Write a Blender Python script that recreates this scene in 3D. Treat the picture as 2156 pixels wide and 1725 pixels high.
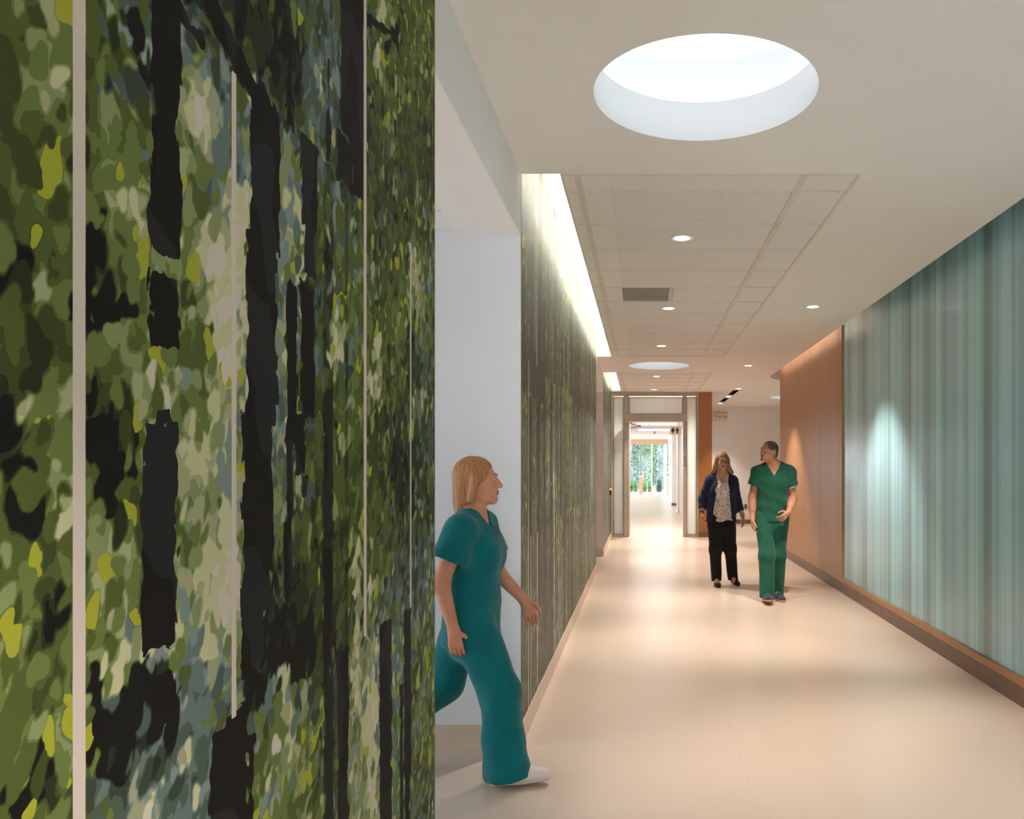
import bpy, bmesh, math, random
import numpy as np
from mathutils import Vector, Matrix
from mathutils.geometry import delaunay_2d_cdt

for o in list(bpy.data.objects):
    bpy.data.objects.remove(o)
SC = bpy.context.scene
COL = SC.collection
rnd = random.Random(11)
PI = math.pi

# ---------------------------------------------------------------- camera, world, exposure
cam_d = bpy.data.cameras.new('camera')
cam = bpy.data.objects.new('camera', cam_d)
COL.objects.link(cam)
cam.location = (0, 0, 1.5)
cam.rotation_euler = (PI/2, 0, 0)
cam_d.sensor_fit = 'HORIZONTAL'
cam_d.sensor_width = 36
cam_d.lens = 36*1655/2156
cam_d.shift_x = -(1352-1078)/2156
cam_d.shift_y = (982-862.5)/2156
cam_d.clip_start = 0.05
cam_d.clip_end = 300
SC.camera = cam

world = bpy.data.worlds.new('overcast_sky')
SC.world = world
world.use_nodes = True
wn = world.node_tree
wn.nodes.clear()
w_out = wn.nodes.new('ShaderNodeOutputWorld')
w_bg = wn.nodes.new('ShaderNodeBackground')
w_bg.inputs['Color'].default_value = (0.80, 0.90, 1.0, 1)
w_bg.inputs['Strength'].default_value = 4.4
wn.links.new(w_bg.outputs[0], w_out.inputs[0])

SC.view_settings.view_transform = 'Standard'
SC.view_settings.look = 'None'
SC.view_settings.gamma = 1
SC.view_settings.use_curve_mapping = False
SC.view_settings.exposure = 0.94
SC.cycles.use_denoising = True
SC.cycles.use_adaptive_sampling = True
SC.cycles.adaptive_threshold = 0.02
SC.cycles.max_bounces = 9
SC.cycles.diffuse_bounces = 6
SC.cycles.glossy_bounces = 4
SC.cycles.sample_clamp_indirect = 6

SPOT_W = 130.0          # downlights
LED_COVE = 46.0        # long coves over the murals
LED_ROUND = 2.6       # hidden strip in the round ceiling wells
LED_WOOD = 8.0        # slot over the wood wall

# ---------------------------------------------------------------- colours
def lin(c):
    c = c/255.0
    return c/12.92 if c <= 0.04045 else ((c+0.055)/1.055)**2.4
def S(r, g, b):
    return (lin(r), lin(g), lin(b), 1)
def SL(r, g, b, l=(0.644, 0.516, 0.44)):
    return (min(lin(r)/l[0], .9), min(lin(g)/l[1], .9), min(lin(b)/l[2], .9), 1)

# ---------------------------------------------------------------- materials
class NT:
    def __init__(self, name):
        self.m = bpy.data.materials.new(name)
        self.m.use_nodes = True
        self.t = self.m.node_tree
        self.t.nodes.clear()
        self.out = self.t.nodes.new('ShaderNodeOutputMaterial')
    def n(self, typ, **kw):
        nd = self.t.nodes.new('ShaderNode'+typ)
        for k, v in kw.items():
            setattr(nd, k, v)
        return nd
    def l(self, a, b):
        self.t.links.new(a, b)
    def math(self, op, a, b=None, c=None):
        nd = self.n('Math', operation=op)
        for i, v in enumerate((a, b, c)):
            if v is None: continue
            if isinstance(v, (int, float)): nd.inputs[i].default_value = v
            else: self.l(v, nd.inputs[i])
        return nd.outputs[0]
    def mix(self, f, a, b, blend='MIX'):
        nd = self.n('Mix', data_type='RGBA', blend_type=blend)
        for i, v in ((0, f), (6, a), (7, b)):
            if isinstance(v, (int, float, tuple)): nd.inputs[i].default_value = v
            else: self.l(v, nd.inputs[i])
        return nd.outputs[2]
    def ramp(self, fac, stops, interp='LINEAR'):
        nd = self.n('ValToRGB')
        cr = nd.color_ramp
        cr.interpolation = interp
        cr.elements.remove(cr.elements[1])
        cr.elements[0].position = stops[0][0]
        cr.elements[0].color = stops[0][1]
        for p, c in stops[1:]:
            cr.elements.new(p).color = c
        self.l(fac, nd.inputs[0])
        return nd.outputs[0]
    def coord(self, scale=(1, 1, 1), kind='Object'):
        tc = self.n('TexCoord')
        mp = self.n('Mapping')
        mp.inputs['Scale'].default_value = scale
        self.l(tc.outputs[kind], mp.inputs[0])
        return mp.outputs[0]
    def noise(self, co, scale, detail=2.0, rough=0.5, dist=0.0):
        nd = self.n('TexNoise')
        nd.inputs['Scale'].default_value = scale
        nd.inputs['Detail'].default_value = detail
        nd.inputs['Roughness'].default_value = rough
        nd.inputs['Distortion'].default_value = dist
        self.l(co, nd.inputs['Vector'])
        return nd
    def bsdf(self, color, rough=0.6, spec=0.5, metal=0.0, bump=None, bumpd=0.001, **kw):
        p = self.n('BsdfPrincipled')
        if isinstance(color, tuple): p.inputs['Base Color'].default_value = color
        else: self.l(color, p.inputs['Base Color'])
        if isinstance(rough, (int, float)): p.inputs['Roughness'].default_value = rough
        else: self.l(rough, p.inputs['Roughness'])
        p.inputs['Specular IOR Level'].default_value = spec
        p.inputs['Metallic'].default_value = metal
        for k, v in kw.items():
            p.inputs[k].default_value = v
        if bump is not None:
            b = self.n('Bump')
            b.inputs['Distance'].default_value = bumpd
            self.l(bump, b.inputs['Height'])
            self.l(b.outputs[0], p.inputs['Normal'])
        return p
    def done(self, shader):
        self.l(shader.outputs[0] if hasattr(shader, 'outputs') else shader, self.out.inputs[0])
        return self.m

def vary(c, k):
    return (min(c[0]*k, 1), min(c[1]*k, 1), min(c[2]*k, 1), 1)

def mat_plain(name, color, rough=0.6, spec=0.4, metal=0.0, nscale=6.0, var=0.06, bump=0.0, bscale=200, **kw):
    t = NT(name)
    co = t.coord()
    n = t.noise(co, nscale, 3)
    c = t.ramp(n.outputs[0], [(0.3, vary(color, 1-var)), (0.7, vary(color, 1+var))])
    b = None
    if bump > 0:
        b = t.noise(co, bscale, 2).outputs[0]
    return t.done(t.bsdf(c, rough, spec, metal, b, bump, **kw))

def mat_emit(name, color, strength):
    t = NT(name)
    e = t.n('Emission')
    e.inputs[0].default_value = color
    e.inputs[1].default_value = strength
    return t.done(e)

M = {}
M['gypsum'] = mat_plain('gypsum_paint', (0.86, 0.85, 0.835, 1), 0.9, 0.2, nscale=2, var=.015, bump=0.0003)
M['tile'] = mat_plain('acoustic_tile', (0.83, 0.815, 0.81, 1), 0.95, 0.1, nscale=60, var=0.03, bump=0.001, bscale=350)
M['grid'] = mat_plain('grid_enamel', (0.74, 0.70, 0.67, 1), 0.5, 0.4)
M['white_wall'] = mat_plain('white_paint', (0.80, 0.77, 0.74, 1), 0.85, 0.25, nscale=2, var=.02, bump=0.0003)
M['pink_wall'] = mat_plain('warm_white_paint', (0.82, 0.75, 0.70, 1), 0.85, 0.25)
M['blue_wall'] = mat_plain('pale_blue_paint', (0.81, 0.825, 0.85, 1), 0.8, 0.3, nscale=2, var=.02)
M['well'] = mat_plain('well_white', (0.84, 0.85, 0.86, 1), 0.85, 0.2, nscale=2, var=.01)
M['base_light'] = mat_plain('beige_vinyl_base', S(222, 200, 180), 0.45, 0.4)
M['base_dark'] = mat_plain('brown_vinyl_base', S(122, 98, 82), 0.4, 0.4, nscale=9, var=.15)
M['alu'] = mat_plain('champagne_aluminium', S(184, 168, 151), 0.42, 0.5, 0.25)
M['dark'] = mat_plain('dark_metal', (0.03, 0.028, 0.025, 1), 0.45)
M['black'] = mat_plain('matt_black', (0.004, 0.004, 0.004, 1), 0.8, 0.1)
M['sign'] = mat_plain('sign_plate', S(224, 204, 182), 0.5)
M['brown_ink'] = mat_plain('brown_ink', S(66, 46, 38), 0.6)
M['red'] = mat_emit('red_indicator', (1, 0.12, 0.06, 1), 2.5)
M['steel'] = mat_plain('grey_steel', (0.30, 0.30, 0.31, 1), 0.4, 0.5, .6)
M['plastic'] = mat_plain('white_plastic', (0.8, 0.79, 0.77, 1), 0.4)
M['led_cove'] = mat_emit('cove_led', (1.0, 0.93, 0.84, 1), LED_COVE)
M['led_round'] = mat_emit('round_led', (0.88, 0.95, 1.0, 1), LED_ROUND)
M['led_wood'] = mat_emit('slot_led', (1.0, 0.86, 0.72, 1), LED_WOOD)
M['lens'] = mat_emit('downlight_lens', (1, 0.97, 0.92, 1), 7.0)
M['top_glow'] = mat_emit('well_diffuser', (0.93, 0.97, 1, 1), 0.62)  # emission put in to whiten the top disc of the wells
M['vent'] = mat_plain('vent_grey', (0.42, 0.41, 0.41, 1), 0.6)
M['troffer'] = mat_emit('troffer_lens', (0.95, 0.98, 1, 1), 4.0)

def mat_floor():
    t = NT('sheet_vinyl')
    tc = t.n('TexCoord')
    mp = t.n('Mapping'); mp.inputs['Location'].default_value = (.31, .17, .43)
    t.l(tc.outputs['Object'], mp.inputs[0])
    n = t.noise(mp.outputs[0], 0.9, 1)
    c = t.mix(n.outputs[0], (0.60, 0.475, 0.385, 1), (0.68, 0.545, 0.445, 1))
    sx = t.n('SeparateXYZ'); t.l(tc.outputs['Object'], sx.inputs[0])
    def seam(axis, pitch, off, w):       # faint welded joints between the vinyl sheets
        f = t.math('FRACT', t.math('DIVIDE', t.math('ADD', sx.outputs[axis], off), pitch))
        return t.math('LESS_THAN', f, w/pitch)
    sm = t.math('MAXIMUM', seam(0, 1.83, 1.33, .003), seam(1, 6.2, 2.05, .004))
    c = t.mix(t.math('MULTIPLY', sm, .22), c, (.25, .18, .14, 1))
    return t.done(t.bsdf(c, 0.27, 0.45))
M['floor'] = mat_floor()

def mat_wood(name, a, b, axis_scale=(60, 60, 1.4), rough=0.38):
    t = NT(name)
    co = t.coord(axis_scale)
    n = t.noise(co, 1.0, 4, 0.6, 0.4)
    n2 = t.noise(t.coord((1.3, 1.3, .2)), 1.0, 2)
    f = t.math('ADD', t.math('MULTIPLY', n.outputs[0], .7), t.math('MULTIPLY', n2.outputs[0], .35))
    c = t.ramp(f, [(0.35, a), (0.70, b)])
    return t.done(t.bsdf(c, rough, 0.45, 0, n.outputs[0], 0.0006))
M['wood'] = mat_wood('cherry_veneer', (0.40, 0.185, 0.080, 1), (0.54, 0.275, 0.125, 1))
M['wood_dark'] = mat_wood('cherry_jamb', (0.34, 0.125, 0.036, 1), (0.46, 0.185, 0.060, 1))
M['wood_trim'] = mat_wood('cherry_trim', (0.40, 0.18, 0.075, 1), (0.50, 0.24, 0.11, 1), (40, 1.5, 40))
M['wood_pale'] = mat_wood('maple_counter', (0.55, 0.34, 0.20, 1), (0.66, 0.44, 0.28, 1))

def mat_glasswall():
    t = NT('striped_art_glass')
    SL = lambda r, g, b: globals()['SL'](r, g, b, (.68, .60, .55))
    co = t.coord((0, 1, 0.008))
    n1 = t.noise(co, 3.6, 2, 0.5)
    n2 = t.noise(t.coord((0, 1, 0.01)), 2.6, 2)
    n3 = t.noise(t.coord((0, 1, 0)), 13, 1)
    f = t.math('ADD', t.math('MULTIPLY', n1.outputs[0], .75), t.math('MULTIPLY', n3.outputs[0], .25))
    a = t.ramp(f, [(0.36, SL(96, 122, 116)), (0.47, SL(124, 154, 150)), (0.55, SL(150, 186, 184)), (0.61, SL(116, 144, 140)), (0.70, SL(176, 212, 206))])
    b = t.ramp(f, [(0.36, SL(106, 118, 122)), (0.48, SL(130, 152, 160)), (0.57, SL(146, 170, 182)), (0.68, SL(160, 196, 200))])
    fz = t.math('SUBTRACT', t.math('MULTIPLY', n2.outputs[0], 2.4), 0.75)
    fz = t.math('MINIMUM', t.math('MAXIMUM', fz, 0.0), 1.0)
    c = t.mix(fz, a, b)
    p = t.bsdf(c, 0.30, 0.5)
    p.inputs['Coat Weight'].default_value = 0.10
    p.inputs['Coat Roughness'].default_value = 0.12
    return t.done(p)
M['artglass'] = mat_glasswall()

def mat_frost():
    t = NT('frosted_glass')
    co = t.coord()
    n = t.noise(co, 5, 2)
    c = t.ramp(n.outputs[0], [(0.3, (0.88, 0.91, 0.90, 1)), (0.7, (0.91, 0.93, 0.92, 1))])
    p = t.bsdf(c, 0.12, 0.5)
    tr = t.n('BsdfTranslucent')
    t.l(c, tr.inputs[0])
    mx = t.n('MixShader')
    mx.inputs[0].default_value = 0.45
    t.l(p.outputs[0], mx.inputs[1]); t.l(tr.outputs[0], mx.inputs[2])
    return t.done(mx)
M['frost'] = mat_frost()

def mat_pane():
    t = NT('clear_glass')
    g = t.n('BsdfGlossy'); g.inputs['Roughness'].default_value = 0.02
    tr = t.n('BsdfTransparent'); tr.inputs[0].default_value = (0.93, 0.97, 0.97, 1)
    fr = t.n('Fresnel'); fr.inputs[0].default_value = 1.4
    mx = t.n('MixShader')
    t.l(fr.outputs[0], mx.inputs[0]); t.l(tr.outputs[0], mx.inputs[1]); t.l(g.outputs[0], mx.inputs[2])
    return t.done(mx)
M['pane'] = mat_pane()

# forest print of the murals: the macro layout sits in mesh attributes, the leaf shapes come from these nodes
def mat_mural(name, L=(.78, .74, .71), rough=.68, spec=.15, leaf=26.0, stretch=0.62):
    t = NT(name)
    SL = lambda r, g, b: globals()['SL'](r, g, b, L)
    def attr(nm):
        a = t.n('Attribute'); a.attribute_name = nm
        return a.outputs['Fac']
    tone, teal, yel, trunk, line, band, off = (attr(k) for k in ('tone', 'teal', 'yellow', 'trunk', 'line', 'band', 'offset'))
    tc = t.n('TexCoord')
    sx = t.n('SeparateXYZ'); t.l(tc.outputs['Object'], sx.inputs[0])
    cb = t.n('CombineXYZ')
    t.l(t.math('ADD', sx.outputs[1], t.math('MULTIPLY', off, 3.7)), cb.inputs[0])
    t.l(t.math('MULTIPLY', sx.outputs[2], stretch), cb.inputs[1])
    t.l(t.math('MULTIPLY', off, 1.9), cb.inputs[2])
    P = cb.outputs[0]
    def distort(P, scale, amt):
        nz = t.noise(P, scale, 1)
        v = t.n('VectorMath', operation='SUBTRACT'); t.l(nz.outputs['Color'], v.inputs[0]); v.inputs[1].default_value = (.5, .5, .5)
        w = t.n('VectorMath', operation='SCALE'); t.l(v.outputs[0], w.inputs[0]); w.inputs['Scale'].default_value = amt
        a = t.n('VectorMath', operation='ADD'); t.l(P, a.inputs[0]); t.l(w.outputs[0], a.inputs[1])
        return a.outputs[0]
    PD = distort(distort(P, 15, 0.055), 48, 0.016)
    vo = t.n('TexVoronoi', feature='F1'); vo.inputs['Scale'].default_value = leaf
    t.l(PD, vo.inputs['Vector'])
    vc = t.n('SeparateColor'); t.l(vo.outputs['Color'], vc.inputs[0])
    nfine = t.noise(P, 34, 1).outputs[0]
    f = t.math('ADD', tone, t.math('MULTIPLY', t.math('SUBTRACT', nfine, .5), .03))
    f = t.math('ADD', f, band)
    green = t.ramp(f, [(0.0, SL(19, 17, 15)), (0.13, SL(38, 43, 22)), (0.24, SL(58, 65, 30)), (0.34, SL(76, 84, 38)),
                       (0.45, SL(97, 107, 55)), (0.56, SL(124, 130, 86)), (0.67, SL(152, 150, 112)), (0.78, SL(180, 174, 134)), (0.96, SL(192, 176, 164))], 'CONSTANT')
    tealr = t.ramp(f, [(0.0, SL(20, 19, 18)), (0.13, SL(36, 42, 34)), (0.24, SL(52, 62, 50)), (0.34, SL(72, 84, 74)),
                       (0.45, SL(94, 107, 102)), (0.57, SL(116, 128, 122)), (0.68, SL(146, 144, 116)), (0.78, SL(182, 176, 138)), (0.95, SL(194, 178, 166))], 'CONSTANT')
    hf = teal
    c = t.mix(t.math('GREATER_THAN', hf, 0.5), green, tealr)
    ym = t.math('GREATER_THAN', yel, 0.5)
    c = t.mix(ym, c, SL(150, 148, 46))
    tr = t.math('ADD', trunk, t.math('ADD', t.math('MULTIPLY', t.math('SUBTRACT', nfine, .5), 0.026), t.math('MULTIPLY', t.math('SUBTRACT', vc.outputs[0], .5), 0.012)))
    bark = t.mix(t.math('GREATER_THAN', t.noise(P, 7, 1).outputs[0], .55), SL(19, 16, 15), SL(32, 31, 32))
    c = t.mix(t.math('GREATER_THAN', tr, 0.0), c, bark)
    ln = t.math('ADD', line, t.math('MULTIPLY', t.math('SUBTRACT', nfine, .5), 0.0015))
    c = t.mix(t.math('GREATER_THAN', ln, 0.0), c, SL(196, 178, 166))
    wv = t.noise(t.coord((400, 400, 400)), 1, 1).outputs[0]
    return t.done(t.bsdf(c, rough, spec, 0, wv, 0.0002))
M['mural'] = mat_mural('forest_mural_print')
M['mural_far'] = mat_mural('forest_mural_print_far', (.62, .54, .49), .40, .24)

# ---------------------------------------------------------------- object helpers
def link_mesh(name, me, mat=None, parent=None, smooth=False):
    o = bpy.data.objects.new(name, me)
    COL.objects.link(o)
    if mat is not None:
        me.materials.append(mat)
    if smooth:
        me.polygons.foreach_set('use_smooth', [True]*len(me.polygons))
    if parent is not None:
        o.parent = parent
        o.matrix_parent_inverse = Matrix()
    return o
def obj(name, bm, mat=None, parent=None, smooth=False):
    me = bpy.data.meshes.new(name)
    bm.to_mesh(me); bm.free()
    return link_mesh(name, me, mat, parent, smooth)
def copy_obj(o, loc, parent=None, label=None):
    c = o.copy(); COL.objects.link(c); c.location = loc
    if parent is not None: c.parent = parent
    if label: c['label'] = label
    return c
def thing(name, label, cat, loc=(0, 0, 0), group=None):
    o = bpy.data.objects.new(name, None)
    o.empty_display_size = 0.05
    COL.objects.link(o); o.location = loc
    return tag(o, label, cat, group)
def tag(o, label, cat, group=None):
    o['label'] = label; o['category'] = cat
    if group: o['group'] = group
    return o
def struct(o, label=None):
    o['kind'] = 'structure'
    if label: o['label'] = label
    return o
def box(bm, x0, x1, y0, y1, z0, z1, bev=0.0):
    r = bmesh.ops.create_cube(bm, size=1)
    vs = r['verts']
    for v in vs:
        v.co = Vector((x0+(v.co.x+.5)*(x1-x0), y0+(v.co.y+.5)*(y1-y0), z0+(v.co.z+.5)*(z1-z0)))
    if bev > 0:
        es = list({e for v in vs for e in v.link_edges})
        bmesh.ops.bevel(bm, geom=es, offset=bev, segments=1, affect='EDGES')
def mkbox(name, x0, x1, y0, y1, z0, z1, mat, parent=None, bev=0.0, org=None):
    bm = bmesh.new()
    if org is None: box(bm, x0, x1, y0, y1, z0, z1, bev)
    else: box(bm, x0-org[0], x1-org[0], y0-org[1], y1-org[1], z0-org[2], z1-org[2], bev)
    return obj(name, bm, mat, parent)
def lathe(bm, prof, n=48, close=False):
    rings = []
    for r, z in prof:
        rings.append([bm.verts.new((r*math.cos(2*PI*i/n), r*math.sin(2*PI*i/n), z)) for i in range(n)])
    prs = list(zip(rings, rings[1:]))
    if close: prs.append((rings[-1], rings[0]))
    for a, b in prs:
        for i in range(n):
            bm.faces.new((a[i], a[(i+1) % n], b[(i+1) % n], b[i]))
    return rings
def disc(bm, r, z, n=48):
    bm.faces.new([bm.verts.new((r*math.cos(2*PI*i/n), r*math.sin(2*PI*i/n), z)) for i in range(n)])
def tube(bm, pts, r, n=8, cap=True):
    rings = []
    pts = [Vector(p) for p in pts]
    for i, p in enumerate(pts):
        d = (pts[min(i+1, len(pts)-1)]-pts[max(i-1, 0)]).normalized()
        u = d.orthogonal().normalized() if not rings else (pu - d*pu.dot(d)).normalized()
        pu = u
        w = d.cross(u)
        rr = r[i] if isinstance(r, (list, tuple)) else r
        rings.append([bm.verts.new(p+u*rr*math.cos(2*PI*k/n)+w*rr*math.sin(2*PI*k/n)) for k in range(n)])
    for a, b in zip(rings, rings[1:]):
        for k in range(n):
            bm.faces.new((a[k], a[(k+1) % n], b[(k+1) % n], b[k]))
    if cap:
        bm.faces.new(rings[0][::-1]); bm.faces.new(rings[-1])
def in_poly(p, poly):
    x, y = p; c = False
    for i in range(len(poly)):
        x1, y1 = poly[i]; x2, y2 = poly[i-1]
        if (y1 > y) != (y2 > y) and x < (x2-x1)*(y-y1)/(y2-y1)+x1:
            c = not c
    return c
def flat_with_holes(outer, holes, z):
    vs, es = [], []
    for loop in [outer]+holes:
        s = len(vs); k = len(loop)
        vs += [Vector(p) for p in loop]
        es += [(s+i, s+(i+1) % k) for i in range(k)]
    ov, oe, of, *_ = delaunay_2d_cdt(vs, es, [], 0, 1e-5)
    bm = bmesh.new()
    bv = [bm.verts.new((v.x, v.y, z)) for v in ov]
    for f in of:
        c = (sum(ov[i].x for i in f)/len(f), sum(ov[i].y for i in f)/len(f))
        if in_poly(c, outer) and not any(in_poly(c, h) for h in holes):
            fc = bm.faces.new([bv[i] for i in f])
            fc.normal_update()
            if fc.normal.z > 0: fc.normal_flip()
    return bm
# ---------------------------------------------------------------- room shell
XL, XR, H = -0.65, 2.37, 3.07
Y0, YD = -8.0, 16.66            # wall behind the camera, storefront
HS = 3.40                        # top of the ceiling slots
YA, YB, YC = 2.46, 4.22, 11.10   # ends of the mural walls
YE = 13.10

struct(mkbox('floor', -7, 8.2, Y0, 43.0, -0.12, 0, M['floor']), 'beige sheet vinyl floor running the length of the corridor')
struct(mkbox('sky_block_slab', -7, 8.2, Y0, 43.0, 3.75, 3.9, M['gypsum']))  # unseen slab added to keep sky light out above the ceilings

# ceiling plane
def circle(cx, cy, r, n=64):
    return [(cx+r*math.cos(2*PI*i/n), cy+r*math.sin(2*PI*i/n)) for i in range(n)]
RW = 0.47
WELLS = [(0.265, 3.32), (0.265, 12.30), (3.38, 17.9)]
curve = []
for i in range(15):
    a = PI*0.5*i/14
    curve.append((2.23+1.0*(1-math.cos(a)), 13.62+1.0*math.sin(a)))
outer = [(XL, Y0), (2.23, Y0)]+curve+[(8.2, 14.62), (8.2, 20.5), (1.47, 20.5), (1.47, YD), (XL, YD)]
GX0, GX1 = -0.44, 1.18
G1 = (4.22, 11.27)
G2 = (13.17, 16.45)
hole = lambda y0, y1: [(XL+.0005, y0), (GX1, y0), (GX1, y1), (XL+.0005, y1)]
SLOTS = [(1.945, 16.22, 17.32), (1.945, 18.12, 19.14)]
holes = [hole(*G1), hole(*G2)]+[circle(x, y, RW) for x, y in WELLS]
holes += [[(x-.06, a), (x+.06, a), (x+.06, b), (x-.06, b)] for x, a, b in SLOTS]
ceiling = struct(obj('ceiling', flat_with_holes(outer, holes, H), M['gypsum']), 'smooth warm white gypsum ceiling with round light wells')

# left side: near mural wall, side corridor, far mural wall
struct(mkbox('wall_left_near', -0.86, XL, Y0, YA, 0, 3.75, M['white_wall']))
struct(mkbox('wall_side_corridor_near', -6.0, -0.86, 2.28, YA, 0, 3.75, M['white_wall']))
bm = bmesh.new()                          # pale blue wall, gently curved towards the left
N = 30
pts = []
for i in range(N+1):
    x = -0.652-4.6*i/N
    pts.append((x, YB+0.035*max(0, (-.652-x)-.1)**1.3*0.9))
fr = [(bm.verts.new((x, y, 0)), bm.verts.new((x, y, 3.3))) for x, y in pts]
bk = [(bm.verts.new((x, y+.2, 0)), bm.verts.new((x, y+.2, 3.3))) for x, y in pts]
for a, b in zip(fr, fr[1:]): bm.faces.new((a[0], a[1], b[1], b[0]))
for a, b in zip(bk, bk[1:]): bm.faces.new((b[0], b[1], a[1], a[0]))
blue = struct(obj('wall_side_corridor_blue', bm, M['blue_wall'], smooth=True), 'pale blue curved wall facing the opening behind the walking woman')
struct(mkbox('wall_left_far', -0.86, XL, YB+.002, YC, 0, HS+.02, M['white_wall']))
struct(mkbox('wall_left_recess', -5.0, XL, YE, YE+.18, 0, 3.75, M['pink_wall']))
struct(mkbox('wall_left_end', -0.86, XL, YE+.18, YD+.1, 0, HS+.02, M['white_wall']))
for k, (a, b) in enumerate(((YA, YB), (YC, YE))):
    struct(mkbox('trim_bulkhead_%d' % (k+1), -0.97, XL, a, b, 2.735, HS+.02, M['gypsum']))
# side corridor ceilings: lay-in tiles
def tile_ceiling(name, x0, x1, y0, y1, z, dx, dy):
    root = struct(mkbox(name, x0, x1, y0, y1, z+.02, z+.05, M['gypsum']))
    y = y0
    proto = None
    while y < y1-.05:
        x = x0
        yy = min(y+dy, y1)
        while x < x1-.05:
            xx = min(x+dx, x1)
            mkbox('ceiling_tile', x+.006, xx-.006, y+.006, yy-.006, z, z+.018, M['tile'], root, .002)
            x = xx
        y = yy
    return root
tile_ceiling('ceiling_side_corridor', -5.0, -0.972, YA, YB+.6, 2.78, 1.22, 1.48)
struct(mkbox('ceiling_recess', -5.0, -0.972, YC-2, YE, 2.78, 2.82, M['gypsum']))
struct(mkbox('wall_recess_far_left', -5.1, -5.0, YC-2, YE+.1, 0, 2.9, M['pink_wall']))
struct(mkbox('wall_recess_near', -5.0, -.86, YC-2.1, YC-2, 0, 2.9, M['pink_wall']))

# daylight window at the far left end of the side corridor, out of sight round the corner
win = struct(mkbox('window_1', -5.30, -5.22, YA, YB+.75, 0, .5, M['white_wall']))
for a, b, c, d in ((YA, YB+.75, 2.10, 3.3),):
    mkbox('window_head', -5.30, -5.22, a, b, c, d, M['white_wall'], win)
for y in (YA+.03, (YA+YB+.7)/2, YB+.70):
    mkbox('mullion', -5.29, -5.23, y-.03, y+.03, .5, 2.10, M['alu'], win)

# slots over the far murals
for (a, b) in (G1, G2):
    lid = struct(mkbox('trim_slot_lid', XL, -0.18, a, b, HS, HS+.02, M['gypsum']))
    mkbox('slot_back', -0.20, -0.18, a, b, H+.01, HS, M['gypsum'], lid)
    mkbox('slot_end', XL, -0.18, b, b+.015, H+.002, HS, M['gypsum'], lid)
    mkbox('slot_end', XL, -0.18, a-.015, a, H+.002, HS, M['gypsum'], lid)
    mkbox('slot_ledge', GX0, -0.18, a, b, H+.003, H+.016, M['gypsum'], lid)

# lay-in grid ceilings between the slots and the gypsum border
def lay_in(y_lines, y_end, skip=()):
    root = ceiling
    cols = [(GX0+.006, -0.365), (-0.335, 0.865), (0.895, GX1-.006)]
    ys = y_lines
    meshes = {}
    for j, (a, b) in enumerate(zip(ys, ys[1:])):
        for i, (x0, x1) in enumerate(cols):
            if (j, i) in skip:
                continue
            mkbox('ceiling_tile', x0+.004, x1-.004, a+.007, b-.007, H+.004, H+.022, M['tile'], root, .002)
    y0, y1 = ys[0], ys[-1]
    for x in (-0.35, 0.88):
        mkbox('grid_bar', x-.019, x+.019, y0, y1, H-.001, H+.012, M['grid'], root)
    for y in ys[1:-1]:
        mkbox('grid_bar', GX0, GX1, y-.0075, y+.0075, H+.0005, H+.013, M['grid'], root)
    mkbox('grid_bar', GX1-.018, GX1+.002, y0, y1, H-.0015, H+.0125, M['grid'], root)
    mkbox('grid_bar', GX0-.002, GX0+.012, y0, y1, H-.0015, H+.0125, M['grid'], root)
    for y in (y0+.008, y1-.008):
        mkbox('grid_bar', GX0, GX1, y-.009, y+.009, H-.0014, H+.0124, M['grid'], root)
    mkbox('tile_backing', GX0+.02, GX1, y0, y1, H+.03, H+.04, M['gypsum'], root)
ROW1 = [4.22, 4.495, 5.105, 5.70, 6.31, 6.90, 7.51, 8.12, 8.73, 9.33, 9.93, 10.53, 11.13, 11.27]
lay_in(ROW1, 11.27, skip={(5, 1)})
lay_in([13.17, 13.45, 14.06, 14.67, 15.28, 15.89, 16.45], 16.45)
# vent row: return-air grille, a cross bar and a square tile
mkbox('ceiling_tile', 0.282, 0.861, 6.907, 7.503, H+.004, H+.022, M['tile'], ceiling, .002)
mkbox('grid_bar', 0.262, 0.278, 6.90, 7.51, H+.0005, H+.013, M['grid'], ceiling)
vent = thing('ceiling_vent', 'grey perforated return air grille set in the ceiling tile grid', 'vent', (-0.04, 7.205, H))
bm = bmesh.new()
for a in ((-.30, .30, -.30, -.285), (-.30, .30, .285, .30), (-.30, -.285, -.285, .285), (.285, .30, -.285, .285)):
    box(bm, a[0], a[1], a[2], a[3], .002, .02)
obj('vent_frame', bm, M['grid'], vent)
bm = bmesh.new()
for i in range(48):
    x = -.285+.57*(i+.5)/48
    box(bm, x-.0036, x+.0036, -.285, .285, .004, .010)
for i in range(10):
    y = -.285+.57*(i+.5)/10
    box(bm, -.285, .285, y-.004, y+.004, .006, .012)
obj('grille', bm, M['vent'], vent)
mkbox('vent_backing', -.29, .29, -.29, .29, .022, .026, M['dark'], vent)

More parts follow.
